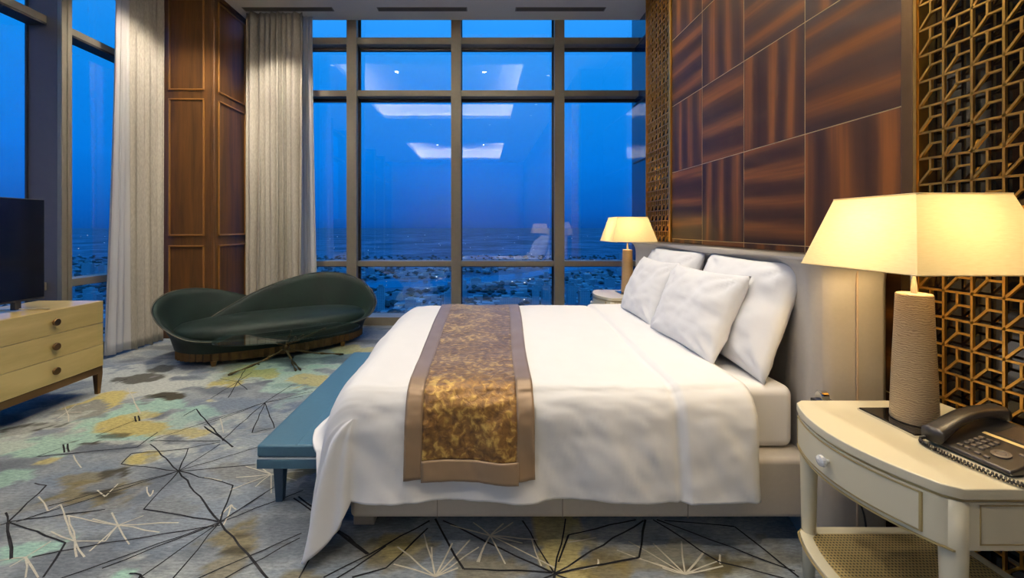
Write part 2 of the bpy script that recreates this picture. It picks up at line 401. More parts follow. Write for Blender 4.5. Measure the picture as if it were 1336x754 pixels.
# ---- floor: carpet grid with colour wash + yarn lines as inlaid strips
def carpet():
    x0, x1, y0, y1, st = -4.6, 2.4, YB-.1, 6.2, .025
    # fine only where seen
    xs = np.arange(x0, x1+st, st); ys = np.concatenate([np.arange(y0, .8, .25), np.arange(.8, y1+st, st)])
    mb = MB(); nx = len(xs)
    mb.grid([[(x,y,0) for x in xs] for y in ys])
    ng = len(mb.v)
    BASE = np.array(lin(134,142,150)[:3]); PALE = np.array(lin(190,194,184)[:3]); DK = np.array(lin(78,86,98)[:3])
    MINT = np.array(lin(160,198,180)[:3]); YEL = np.array(lin(192,178,112)[:3]); OLV = np.array(lin(118,106,66)[:3])
    BRN = np.array(lin(58,54,40)[:3]); BLU = np.array(lin(98,116,138)[:3]); MAU = np.array(lin(150,146,152)[:3])
    blobs = []
    def B(px, py, rx, ry, c, k=1.0, rot=0):
        x,y = fl(px,py); d = y
        blobs.append((x, y, rx*d/FPX, ry*d*d/(H*FPX), c, k))
    cA = lambda x,y: (x*.4163, 440+y*.4163)
    def BA(x,y,rx,ry,c,k=1.0): px,py = cA(x,y); B(px,py,rx*.4163,ry*.4163,c,k)
    for a in [(600,130,420,60,PALE,.9),(300,300,340,70,PALE,.8),(150,330,190,60,MINT,.8),(480,215,110,28,MINT,.8),(330,270,120,30,MINT,.7),
              (640,240,90,30,MINT,.6),(900,140,120,40,MINT,.55),(60,430,110,30,MINT,.7),(120,665,110,28,MINT,.9),(60,690,60,14,MINT,.8),(390,745,25,10,MINT,.9),
              (230,630,24,10,MINT,.9),(410,690,30,15,PALE,.8),(300,725,40,25,PALE,.6),(720,255,100,20,PALE,.6),
              (310,215,60,26,YEL,1),(390,275,70,18,YEL,1),(470,245,50,10,YEL,.8),(430,380,40,16,YEL,1),(600,300,60,10,YEL,.8),(145,390,45,14,YEL,.8),
              (710,165,60,26,YEL,1),(790,115,60,14,YEL,.9),(740,100,40,10,YEL,.7),(980,140,60,14,YEL,.8),(1080,40,60,10,YEL,.6),(650,160,25,10,YEL,.6),
              (300,500,170,45,OLV,.8),(430,460,100,24,OLV,.6),(230,440,110,18,OLV,.7),(860,430,110,26,OLV,.8),(740,640,80,60,OLV,.75),(700,710,90,40,OLV,.6),
              (1010,660,60,20,OLV,.6),(1160,660,50,26,OLV,.6),(960,745,60,12,OLV,.7),
              (330,495,66,22,BRN,1),(365,425,48,14,BRN,1),(300,335,70,9,BRN,1),(95,290,60,16,BRN,1),(160,275,70,9,BRN,.9),(550,183,50,10,BRN,1),(450,130,70,9,BRN,.9),
              (520,95,30,8,BRN,.8),(705,670,80,14,BRN,.9),(755,625,40,14,BRN,.9),(480,185,30,6,BRN,.8),(340,310,30,5,BRN,.8),(890,650,20,6,BRN,.4),
              (250,240,60,20,BASE*.75,.8),(900,240,130,50,BLU,.5),(430,600,200,80,BLU,.3),(600,480,220,90,BASE,.6),(120,560,110,50,BASE,.6),
              (640,110,60,20,MAU,.6),(190,300,60,14,MAU,.6),(30,330,70,60,PALE,.6)]:
        BA(*a)
    for a in [(680,160,50,70,YEL,.75),(800,190,60,40,OLV,.8),(470,190,90,50,OLV,.6),(930,180,110,40,OLV,.7),(1080,190,110,10,BRN,.9),(1060,205,90,8,BRN,.8),
              (1200,180,90,50,OLV,.45),(250,170,60,25,OLV,.5),(250,140,40,15,YEL,.4),(860,140,100,40,PALE,.3),(1180,150,90,20,BASE,.5)]:
        B(400+a[0]*.494, 640+a[1]*.494, a[2]*.494, a[3]*.494, a[4], a[5])
    rs = random.Random(3)
    for k in range(60):
        blobs.append((rs.uniform(-4.4,1.7), rs.uniform(YB,.9), rs.uniform(.15,.5), rs.uniform(.1,.3), rs.choice([PALE,MINT,YEL,OLV,BRN,BLU]), rs.uniform(.4,.9)))
    col = np.zeros((ng,4)); col[:,3] = 1
    V = np.array(mb.v)
    nA = np.array([noise.fractal((x*1.2,y*1.9,3.1),1,2,5) for x,y,_ in mb.v]); nB = np.array([noise.fractal((x*2.1,y*4.4,9.7),1,2,5) for x,y,_ in mb.v])
    nC = np.array([noise.fractal((x*3.3,y*3.3,5.5),1,2,5) for x,y,_ in mb.v])
    k = np.clip(.5+nA*.9,0,1)[:,None]; c = BASE*(1-k)+PALE*.88*k*.5+BASE*k*.5
    k = np.clip(nB*1.6,0,.7)[:,None]; c = c*(1-k)+DK*k
    k = np.clip(-nB*1.3,0,.5)[:,None]; c = c*(1-k)+BLU*k
    for (bx,by,rx,ry,bc,bk) in blobs:
        q = np.sqrt(((V[:,0]-bx)/rx)**2+((V[:,1]-by)/ry)**2) + nC*1.5 + nB*1.1
        a = np.clip((1.06-q)/.16,0,1); a = (a*a*(3-2*a)*bk)[:,None]
        c = c*(1-a)+bc*a
    col[:,:3] = c
    # yarn lines, traced as rays of stars lying on the floor
    rnd = random.Random(11)
    def strip(p, q, wd, mi, z):
        p = np.array(p); q = np.array(q); L = np.linalg.norm(q-p)
        if L < .02: return
        n = max(2,int(L/.07)); dv = (q-p)/L; nv = np.array([-dv[1],dv[0]]); rows = []
        for i in range(n+1):
            m_ = p+(q-p)*i/n + nv*rnd.uniform(-.005,.005)*(0 < i < n); ww = max(.0065,wd*.54)*(.8+.4*rnd.random())
            rows.append([(m_[0]-nv[0]*ww/2, m_[1]-nv[1]*ww/2, z),(m_[0]+nv[0]*ww/2, m_[1]+nv[1]*ww/2, z)])
        mb.grid(rows, mi)
    zc = [0]
    def line(pts, wd=.016, mi=1):
        zc[0] = (zc[0]+1) % 17; z = .0015+.00006*zc[0]
        for a,b in zip(pts[:-1],pts[1:]): strip(a,b,wd,mi,z)
    A = lambda *pp: [fl(*cA(x,y)) for x,y in pp]
    F_ = lambda *pp: [fl(400+x*.494,640+y*.494) for x,y in pp]
    def star(conv, hub, ends, wd=.014, mi=1):
        for e in ends: line(conv(hub, e), wd, mi)
    star(A,(560,420),[(470,335),(590,348),(800,400),(450,540),(730,465)],.013)
    line(A((560,420),(690,580)),.016)
    star(A,(560,420),[(380,398),(150,530),(50,580),(690,335),(830,338)],.010)
    line(A((380,398),(412,365),(590,350)),.009)
    line(A((450,540),(690,580)),.012); line(A((730,465),(690,580)),.014)
    star(A,(690,580),[(830,490),(860,470),(950,480),(320,725),(430,760),(530,770),(180,760)],.012)
    line(A((690,580),(850,770)),.017)
    line(A((690,590),(330,645),(100,690)),.010)
    line(A((25,580),(145,465),(108,458)),.016); line(A((25,580),(35,695)),.020); star(A,(25,580),[(18,550),(330,540),(205,645),(0,590)],.014)
    line(A((205,645),(135,754)),.016)
    star(A,(830,205),[(790,300),(860,285),(700,320),(640,275),(950,185),(470,325),(980,170),(915,150)],.013)
    line(A((700,325),(615,225),(575,247)),.016); line(A((640,280),(730,345)),.020); line(A((690,330),(590,348)),.012); line(A((790,300),(860,285)),.009)
    line(A((470,325),(690,325)),.010); line(A((430,345),(495,298)),.011); line(A((120,375),(430,345)),.010)
    star(A,(745,140),[(715,190),(775,165),(660,192),(830,130),(770,98),(690,130),(790,110)],.010)
    [line(A(p,q),.018) for p,q in (((198,336),(202,362)),((212,334),(216,360)),((423,248),(427,265)),((433,246),(437,263)))]
    line(A((115,375),(200,345)),.012); line(A((300,310),(425,260)),.012)
    line(A((920,505),(1035,590)),.014); line(A((935,500),(1155,680)),.016); line(A((1155,680),(1030,592)),.016)
    line(A((1015,600),(935,760)),.012); line(A((1210,655),(1050,760)),.013); line(A((945,615),(615,760)),.012); line(A((940,630),(700,760)),.010)
    star(A,(440,745),[(405,742),(455,760),(430,760)],.014)
    line(A((400,130),(360,145)),.02); line(A((520,185),(440,195)),.02)
    # by the bed
    line(F_((325,80),(165,170),(45,230)),.015); line(F_((340,75),(415,208),(650,218)),.016); line(F_((360,80),(650,218)),.016)
    line(F_((320,100),(210,205),(120,230)),.014); line(F_((60,95),(160,168)),.022); line(F_((42,98),(0,190)),.016)
    line(F_((655,220),(570,80)),.014); line(F_((655,220),(684,75)),.014); line(F_((665,190),(692,118),(870,78)),.014); line(F_((655,220),(890,80)),.014)
    line(F_((895,78),(878,178),(655,222)),.016); line(F_((915,78),(1090,190),(1290,240)),.014); line(F_((925,78),(1290,214)),.014); line(F_((945,80),(1130,96),(1300,230)),.014)
    line(F_((655,220),(650,260)),.02); line(F_((655,222),(560,260)),.014); line(F_((655,222),(760,260)),.014)
    # cream stars
    star(A,(370,590),[(350,550),(405,650),(280,672),(290,570),(500,612),(450,560),(560,582),(210,560),(330,640)],.010,2)
    star(A,(235,640),[(190,525),(265,690),(160,610),(240,690),(330,640),(215,560)],.012,2); line(A((120,500),(150,545),(190,525)),.010,2)
    star(A,(80,690),[(30,720),(80,754),(160,640),(0,700),(120,754)],.010,2); line(A((305,480),(330,500),(370,460)),.010,2); line(A((460,470),(470,500),(480,480)),.008,2)
    star(A,(850,430),[(740,440),(950,420),(850,490),(770,405),(930,450),(720,480),(800,470),(820,410)],.009,2)
    star(A,(725,525),[(690,560),(740,540),(700,590)],.009,2); line(A((640,440),(695,450)),.008,2)
    star(A,(210,235),[(180,255),(215,265),(255,235),(195,205),(240,210)],.010,2); star(A,(440,240),[(400,160),(420,200),(470,230)],.009,2)
    line(A((230,370),(255,410)),.010,2); line(A((690,255),(700,300)),.008,2)
    star(F_,(340,228),[(310,115),(240,150),(385,140),(432,130),(230,195),(455,150),(400,205),(330,150)],.011,2)
    line(F_((455,190),(470,145)),.010,2)
    star(F_,(485,120),[(380,92),(440,85),(545,85),(610,130),(655,205),(525,195),(450,190),(570,140),(520,88)],.009,2); line(F_((595,130),(620,200)),.009,2); line(F_((690,138),(765,125)),.010,2); line(F_((770,182),(768,200),(690,210)),.011,2)
    star(F_,(1000,222),[(820,158),(880,180),(850,135),(915,140),(990,135),(1050,162),(1092,185),(1100,200),(940,205)],.010,2); line(F_((1092,170),(1092,195)),.012,2)
    rs = random.Random(5)
    for k in range(14):
        hx, hy = rs.uniform(-4,1.6), rs.uniform(YB,.7)
        for j in range(8):
            a = rs.uniform(0,2*PI); L = rs.uniform(.3,.9); line([(hx,hy),(hx+L*math.cos(a),hy+L*math.sin(a))], .014, 1 if k%2 else 2)
    o = mb.build('floor', [M['carpet'],M['yarn_black'],M['yarn_cream']])
    full = np.ones((len(mb.v),4)); full[:ng] = col
    ca = o.data.color_attributes.new('Col','FLOAT_COLOR','POINT'); ca.data.foreach_set('color', full.ravel())
    struct(o, 'grey blue carpet with watercolour patches and starburst lines', 'carpet')
carpet()

# ---- ceiling with two lit coffers
CO = [(-2.70,.75,1.0,4.75),(-2.70,.75,-5.7,-2.2)]
def ceiling():
    xs = [-4.7,-2.70,.75,2.4]; ys = [YB-.2,-5.7,-2.2,1.0,4.75,YF]
    mb = MB()
    for i in range(3):
        for j in range(5):
            if i == 1 and j in (1,3): continue
            mb.box(xs[i],xs[i+1],ys[j],ys[j+1],ZC,ZC+.04)
    mb.box(-4.7,2.4,YF-.02,YF,ZC+.04,ZC+.75)
    ce = mb.build('ceiling', M['plaster']); struct(ce, 'pale plaster ceiling over the bedroom', 'ceiling')
    for (x0,x1,y0,y1) in CO:
        g = .16; zt = ZC+.42
        b = MB()
        b.box(x0-g,x1+g,y0-g,y1+g,zt,zt+.03)
        b.box(x0-g-.02,x0-g,y0-g,y1+g,ZC+.04,zt); b.box(x1+g,x1+g+.02,y0-g,y1+g,ZC+.04,zt)
        b.box(x0-g,x1+g,y0-g-.02,y0-g,ZC+.04,zt); b.box(x0-g,x1+g,y1+g,y1+g+.02,ZC+.04,zt)
        b.build('coffer_recess', M['coffer'], ce)
        for (xx0,xx1,yy0,yy1) in [(x0-.03,x0,y0,y1),(x1,x1+.03,y0,y1),(x0-.03,x1+.03,y0-.03,y0),(x0-.03,x1+.03,y1,y1+.03)]:
            MB().box(xx0,xx1,yy0,yy1,ZC+.04,ZC+.09).build('coffer_lip', M['plaster'], ce)
        # LED cove lamps on the ledge, shining up into the recess
        for (cx,cy,sx_,sy_) in [((x0+x1)/2,y0-.09,x1-x0,.06),((x0+x1)/2,y1+.09,x1-x0,.06),(x0-.09,(y0+y1)/2,.06,y1-y0),(x1+.09,(y0+y1)/2,.06,y1-y0)]:
            L = bpy.data.lights.new('cove_light','AREA'); L.shape = 'RECTANGLE'; L.size = sx_; L.size_y = sy_
            L.energy = 320*max(sx_,sy_)/3.6; L.color = (1,.92,.80)
            lo = bpy.data.objects.new('cove_light', L); C.objects.link(lo); lo.location = (cx,cy,ZC+.06); lo.rotation_euler = (PI,0,0)
    return ce
CEIL = ceiling()
# vents
for i,(px,lab) in enumerate([(376,'slim grey ceiling vent above the drawn curtain'),(551,'slim grey ceiling vent in the middle of the soffit'),(731,'slim grey ceiling vent nearest the wood panelled wall')]):
    cx = (px-CX)/FPX*5.6
    v = thing('ceiling_vent', lab, 'vent', (cx,5.605,ZC), group='slot vents in the ceiling')
    MB().box(-.61,.61,-.05,.05,-.004,.0).build('frame', M['vent'], v)
    b = MB()
    for k in range(4): b.box(-.595,.595,-.038+k*.021,-.024+k*.021,-.007,-.004)
    b.build('slot', M['vent_dark'], v)

# downlights
def downlight(x, y, z, lab, power, ang=1.5, tgt=None, blend=.6):
    lens = M['downlight_lens'] if z > ZC+.1 else M['dim_lens']
    d = thing('downlight', lab, 'ceiling light', (x,y,z), group='recessed downlights')
    MB().lathe([(.055,-.001),(.055,-.006),(.042,-.006),(.040,-.002)], n=24).build('ring', M['white_metal'], d)
    MB().lathe([(.039,-.0035),(.039,-.002)], n=24).build('lens', lens, d)
    L = bpy.data.lights.new('downlight_beam','SPOT'); L.energy = power; L.spot_size = ang; L.spot_blend = blend; L.shadow_soft_size = .05; L.color = (1,.89,.74)
    lo = bpy.data.objects.new('downlight_beam', L); C.objects.link(lo); lo.location = (x,y,z-.03)
    if tgt: lo.rotation_euler = (Vector(tgt)-Vector((x,y,z))).to_track_quat('-Z','Y').to_euler()
zt = ZC+.42
for (x,y) in [(-1.87,3.27),(.03,3.27),(-1.87,2.0),(.03,2.0)]:
    downlight(x,y,zt,'recessed downlight in the coffer over the bed',75,1.7)
for (x,y) in [(-1.87,-3.3),(.03,-3.3),(-1.87,-4.6),(.03,-4.6)]:
    downlight(x,y,zt,'recessed downlight in the rear coffer',60,1.7)
for y in (1.35,2.3,3.3,4.2):
    downlight(1.28,y,ZC,'added unseen downlight washing the panelled wall',70,1.5,(1.62,y,0))  # lamps added to light the panels and screens from above
for (x,y) in [(-1.5,.35),(.2,.35)]:
    downlight(x,y,ZC,'added unseen downlight in the ceiling just behind the viewer',95,2.2)  # lamps added for frontal light on the bed and headboard
downlight(-3.05,4.25,ZC,'added unseen downlight aimed at the left curtain',190,1.5,(-3.95,4.85,1.7))  # lamp added to brighten the left drape
downlight(-3.3,2.6,ZC,'recessed downlight over the maple chest',70,1.6)
downlight(-2.75,4.7,ZC,'recessed downlight aimed at the far curtain',170,1.3,(-2.85,5.75,1.9))

# ---- right wall
wr = MB().box(1.85,2.25,YB,4.53,0,ZC).build('wall_right', mat('taupe_wall', lin(120,104,84), .7)); struct(wr,'bed wall behind the panelling and brass screens','wall')
MB().box(1.8012,1.85,1.7655,3.927,0,ZC).build('joint_backing', M['goldline'], wr)
YJ = [1.7655+i*(3.927-1.7655)/4 for i in range(5)]
ZJ = [.044+i*.626 for i in range(7)]+[ZC]
ZJ[0] = .0
for i in range(4):
    for j in range(7):
        ma = M['ebony_v'] if (i+j)%2 == 0 else M['ebony_h']
        yc,zc = (YJ[i]+YJ[i+1])/2,(ZJ[j]+ZJ[j+1])/2; g = .0022
        MB().box(-.01,.01,YJ[i]-yc+g,YJ[i+1]-yc-g,ZJ[j]-zc+g,ZJ[j+1]-zc-g).build('wood_panel', ma, wr, bevel=.0015, seg=1, loc=(1.81,yc,zc))
MB().box(1.785,1.85,1.714,1.762,0,ZC).build('trim_1', M['bronze'], bevel=.004); struct(bpy.data.objects['trim_1'],'bronze upright between the wood panels and the near screen','trim')
MB().box(1.785,1.85,3.931,3.960,0,ZC).build('trim_2', M['gold'], bevel=.004); struct(bpy.data.objects['trim_2'],'brass upright between the wood panels and the far screen','trim')
def screen(y0, y1, lab, flip):
    s = thing('lattice_screen', lab, 'screen', (0,0,0))
    cw, chh, bt = .0925, .105, .0078
    b = MB(); xa, xb = 1.793, 1.803
    ny = int(round((y1-y0)/cw)); nz_ = int(ZC/chh)+1
    cw = (y1-y0)/ny
    def bar(p, q, w=bt):
        (ya,za),(yb,zb) = p,q; L = math.hypot(yb-ya,zb-za); dy,dz = (yb-ya)/L,(zb-za)/L; n_ = (-dz*w/2,dy*w/2)
        vs = []
        for x in (xa,xb):
            for (yy,zz,sg) in [(ya,za,1),(yb,zb,1),(yb,zb,-1),(ya,za,-1)]: vs.append((x,yy+sg*n_[0],min(ZC,zz+sg*n_[1])))
        b.add(vs,[(0,1,2,3),(7,6,5,4),(0,4,5,1),(1,5,6,2),(2,6,7,3),(3,7,4,0)])
    Y = lambda k: y1-k*cw     # cells counted from the far side towards the camera (left to right as seen)
    for k in range(ny+1): bar((Y(k),0),(Y(k),ZC))
    for j in range(nz_):
        z0 = j*chh; zt_ = min(ZC,z0+chh)
        bar((y0,z0),(y1,z0))
        if zt_-z0 < chh-.001: continue
        for k in range(ny):
            l, r_ = Y(k), Y(k+1); mc = (l+r_)/2; mz = z0+chh*.55
            bar((mc,mz),(mc,zt_)); bar((mc,mz),(r_,mz)); bar((mc,mz),(l,z0))
    b.build('lattice', M['gold'], s)
    f = MB().box(1.786,1.84,y0-.012,y0,0,ZC).box(1.786,1.84,y1,y1+.012,0,ZC); f.build('frame', M['gold'], s)
    MB().box(1.836,1.848,y0,y1,0,ZC).build('backing', M['black_glass'], s)
screen(1.14,1.70,'brass geometric lattice screen behind the near bedside table',0)
screen(3.975,4.513,'brass geometric lattice screen by the window, behind the far lamp',0)
# glass return from far screen to window, reflected sky painted into its blue
rt = MB().box(2.24,2.34,4.53,6.2,0,ZC+.4).build('wall_return', mat('dark_glass_sky_colour',(.01,.05,.13,1),.05,namt=.05,coat=.5)); struct(rt,'dark glass return beside the far screen','wall')
jb = MB()
for z in (.72,1.5,2.35,3.2,4.05): jb.box(2.234,2.24,4.53,6.12,z-.012,z+.012)
jb.build('panel_joint', M['alu_dark'], rt)
wb = MB().box(-4.7,2.4,YB-.1,YB,0,ZC).build('wall_back', mat('warm_wall', lin(168,148,120), .7)); struct(wb,'warm plain wall behind the viewer','wall')

# ---- window wall (far)
w1 = thing('window_1','floor to ceiling bronze framed window wall facing the city','window',kind='structure')
MX = [-4.88,-3.38,-1.881,-.384,1.097,2.44]
for x in MX[1:]:
    hw = .0715
    mo = MB().box(x-hw,x+hw,YF,YF+.06,.0,ZC+.7).box(x-hw*.55,x+hw*.55,YF+.06,YG,.0,ZC+.7).build('mullion', M['alu'], w1, bevel=.004)
    MB().box(x-hw-.008,x+hw+.008,YG-.03,YG-.012,.0,ZC+.7).build('gasket', M['alu_dark'], mo)
ZT = [(.844,.919),(3.27,3.377),(4.02,4.136)]
for i in range(len(MX)-1):
    a, c = MX[i]+.0715, MX[i+1]-.0715
    for (za,zb) in ZT:
        tr = MB().box(a,c,YF+.03,YG,za+(.02 if za>3 else 0),zb).build('transom', M['alu'], w1, bevel=.003)
        MB().box(a,c,YG-.06,YG-.01,za-.02,za+.02 if za>3 else za).build('gasket', M['alu_dark'], tr)
    ed = [.117]+[z for p in ZT for z in p]+[ZC+.7]
    for k in range(0,len(ed),2):
        MB().box(MX[i]+.02,MX[i+1]-.02,YG-.004,YG+.004,ed[k]-.02,ed[k+1]+.02).build('glass_pane', M['glass'], w1)
MB().box(-4.6,2.24,YF,YG+.08,0,.117).build('sill', M['alu'], w1, bevel=.004)

# ---- window wall (left)
w2 = thing('window_2','bronze framed window wall on the left behind the television','window',kind='structure')
MY = [4.04-1.49*k for k in range(-1,8)]
for y in MY:
    mo = MB().box(XL+.30,XL+.34,y-.05,y+.05,0,ZC+.1).box(XL+.34,XL+.348,y-.05,y-.006,0,ZC+.1).box(XL+.34,XL+.348,y+.006,y+.05,0,ZC+.1).build('mullion', M['alu'], w2, bevel=.003)
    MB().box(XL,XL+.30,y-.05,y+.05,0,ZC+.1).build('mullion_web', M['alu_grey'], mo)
    MB().box(XL+.0,XL+.022,y-.062,y+.062,0,ZC+.1).build('gasket', M['alu_dark'], mo)
for k in range(len(MY)-1):
    a, c = MY[k+1]+.05, MY[k]-.05
    for (za,zb) in [(.795,.872),(3.36,3.45),(4.12,4.22)]:
        tr = MB().box(XL,XL+.20,a,c,za+(.02 if za>3 else 0),zb).build('transom', M['alu'], w2, bevel=.003)
        MB().box(XL+.02,XL+.198,a,c,za,za+.02 if za>3 else za+.005).build('gasket', M['alu_dark'], tr)
    MB().box(XL-.004,XL+.004,a-.03,c+.03,.12,.81).build('glass_pane', M['glass'], w2)
    MB().box(XL-.004,XL+.004,a-.03,c+.03,.86,3.37).build('glass_pane', M['glass'], w2)
    MB().box(XL-.004,XL+.004,a-.03,c+.03,3.44,4.13).build('glass_pane', M['glass'], w2)
    MB().box(XL-.004,XL+.004,a-.03,c+.03,4.2,ZC+.1).build('glass_pane', M['glass'], w2)
MB().box(XL-.08,XL+.16,YB,5.9,0,.12).build('sill', M['alu'], w2, bevel=.004)

# ---- walnut panelled corner column
XC_, YC_ = -3.39, 5.20
wc = MB().box(-4.5,XC_,YC_,5.99,0,ZC).build('wall_corner', M['walnut'], bevel=.012); struct(wc,'walnut panelled corner pier between the two curtains','wall')
ZP = [(.20,1.178),(1.294,3.03),(3.13,4.29)]
for (za,zb) in ZP:
    # front face
    xa, xb = (220-CX)/FPX*YC_, (267-CX)/FPX*YC_
    f = MB()
    for (p0,p1,q0,q1) in [(xa,xa+.022,za,zb),(xb-.022,xb,za,zb),(xa,xb,za,za+.022),(xa,xb,zb-.022,zb)]: f.box(p0,p1,YC_-.014,YC_+.01,q0,q1)
    f.build('bead_frame', M['walnut_bead'], wc, bevel=.006)
    f = MB(); ya, yb = 5.28, 5.88
    for (p0,p1,q0,q1) in [(ya,ya+.022,za,zb),(yb-.022,yb,za,zb),(ya,yb,za,za+.022),(ya,yb,zb-.022,zb)]: f.box(XC_-.01,XC_+.014,p0,p1,q0,q1)
    f.build('bead_frame', M['walnut_bead'], wc, bevel=.006)
MB().box(XC_-.03,XC_+.012,YC_-.012,YC_+.03,0,ZC).build('corner_bead', M['walnut'], wc, bevel=.01)
MB().box(-4.5,XC_+.02,YC_-.02,5.99,ZC-.05,ZC-.001).build('cornice', M['walnut'], wc, bevel=.008)

# ================================================================ CURTAINS
def curtain(root, name, ma, p0, p1, nrm, folds, amp, z0, z1, seed, flare=0.0, shift=(0,0)):
    rn = random.Random(seed); ph = [rn.uniform(0,6) for _ in range(6)]
    p0 = np.array(p0); p1 = np.array(p1); nrm = np.array(nrm); L = np.linalg.norm(p1-p0); dv = (p1-p0)/L
    nu, nzz = folds*14, 40
    rows = []
    for j in range(nzz+1):
        z = z0+(z1-z0)*j/nzz; q = j/nzz
        row = []
        for i in range(nu+1):
            u = i/nu
            a = 2*PI*folds*(u+.03*math.sin(7*u+ph[0]+q*.8)+.018*math.sin(17*u+ph[1]+q*1.5)) + ph[2]
            am = amp*(.7+.5*math.sin(5*u*PI+ph[3]+q))*(1-.25*q)
            o = am*math.sin(a)+.25*am*math.sin(2*a+ph[4]+q*2)
            al = .3*am*math.sin(2*a)
            p = p0+dv*(u*L+al)+nrm*(o)+nrm*flare*(1-q)*0 
            # lower hem spreads a little
            p = p + dv*(u-.5)*flare*(1-q)**1.5*2 + np.array(shift)*(1-q)**1.5
            row.append((p[0],p[1],z+(.006*math.sin(a*.5) if j == 0 else 0)))
        rows.append(row)
    return MB().grid(rows).build(name, ma, root, smooth=True, solid=.004)
cu = thing('curtain','grey linen drape with white sheer gathered by the left window','curtain',(-3.93,4.85,0),group='floor length curtains')
def atloc(o, root): o.location = -root.location
atloc(curtain(cu,'drape',M['linen'],(-4.0,4.64),(-3.97,5.11),(1,0),5,.05,.015,ZC-.005,3),cu)
atloc(curtain(cu,'sheer',M['sheer'],(-4.0,4.50),(-4.0,4.66),(1,0),3,.035,.03,ZC-.005,4,.06,(0,-.06)),cu)
cv = thing('curtain','grey linen drape with white sheer hanging right of the walnut pier','curtain',(-2.9,5.72,0),group='floor length curtains')
atloc(curtain(cv,'drape',M['linen'],(-3.27,5.70),(-2.50,5.70),(0,-1),9,.075,.015,ZC-.005,8),cv)
atloc(curtain(cv,'sheer',M['sheer'],(-2.56,5.80),(-2.40,5.80),(0,-1),4,.03,.015,ZC-.005,9,.04,(.04,0)),cv)

# ================================================================ BED
bed = thing('bed','grey leather wingback bed frame standing against the wood panelled wall','bed',(.4,2.84,0))
B_ = lambda o: setattr(o,'location',(-.4,-2.84,0)) or o
y0b, y1b = 1.81, 3.87
B_(MB().box(-.585,1.47,y0b,y1b,.12,.385).build('side_rails', M['leather'], bed, bevel=.025, seg=4))
for sx_ in (-.2,.35,.9):
    B_(MB().box(sx_-.002,sx_+.002,y0b-.002,y0b+.002,.125,.38).build('seam', mat('seam_thread',lin(140,132,122),.8), bed))
for (x,y) in [(-.56,1.99),(-.56,3.70),(1.2,2.35),(1.2,3.60)]:
    B_(MB().box(x-.05,x+.05,y-.05,y+.05,0,.125).build('leg', M['leather'], bed, bevel=.006))
def headboard():
    ya, yb, c = 1.765, 3.915, 2.84
    front = spline([(1.455,0.0),(1.435,.05),(1.45,.12),(1.475,.21),(1.515,.31),(1.545,.43),(1.56,.60),(1.562,1.075)],8)
    pts = [(x,ya+y) for x,y in front]
    pts2 = [(x,yb-y) for x,y in front][::-1]
    poly = [(1.49,ya-.02)]+pts+pts2[1:]+[(1.49,yb+.02),(1.68,yb+.03),(1.735,yb-.01),(1.735,ya+.01),(1.68,ya-.03)]
    rows = []
    cen = np.array([1.62,c])
    def zt_(y): return 1.262 - .030*math.exp(-((y-c)/.55)**2)
    def ring(k, dz, sc):
        out = []
        for i,(x,y) in enumerate(poly):
            # inset along approximate outward normal
            p = np.array(poly[i-1]); q = np.array(poly[(i+1)%len(poly)]); tg = q-p; tg = tg/np.linalg.norm(tg); nr = np.array([tg[1],-tg[0]])
            xx,yy = np.array([x,y]) + sc*nr*-1
            out.append((xx,yy,(zt_(yy) if k else 0)+dz))
        return out
    AREA = sum(poly[i][0]*poly[(i+1)%len(poly)][1]-poly[(i+1)%len(poly)][0]*poly[i][1] for i in range(len(poly)))
    sgn = 1
    mb = MB()
    rings = [ring(0,.0,0),ring(1,-.5,0),ring(1,-.085,0),ring(1,-.05,sgn*.006),ring(1,-.025,sgn*.016),ring(1,-.008,sgn*.032),ring(1,0,sgn*.052)]
    mb.grid(rings, closed=True)
    n = len(poly); o = 6*n
    mb.f.append(tuple(range(o,o+n))); mb.m.append(0)
    return mb
hb = B_(headboard().build('headboard', M['leather'], bed, smooth=True))
B_(MB().tube([(1.575,1.735,z) for z in (.02,.4,.8,1.235)],.004,6).build('seam', mat('seam_cord',lin(196,170,140),.6), bed))
rl = B_(MB().lathe([(.018,0),(.022,.004),(.022,.03),(.014,.036)], n=20).build('reading_light', M['chrome'], bed))
rl['label'] = 'chrome knob of a small reading light'; rl.rotation_euler = (0,PI/2,0); rl.location = (1.395-.4,1.715-2.84,.70)
MB().box(.012,.03,-.018,.018,-.02,.05).build('mount', M['black_plastic'], rl, bevel=.003)

ms = MB().box(-.56,1.43,1.885,3.79,.385,.672).build('mattress', M['sheet'], bevel=.045, seg=5)
tag(ms,'mattress in a white fitted sheet under the duvet','mattress')

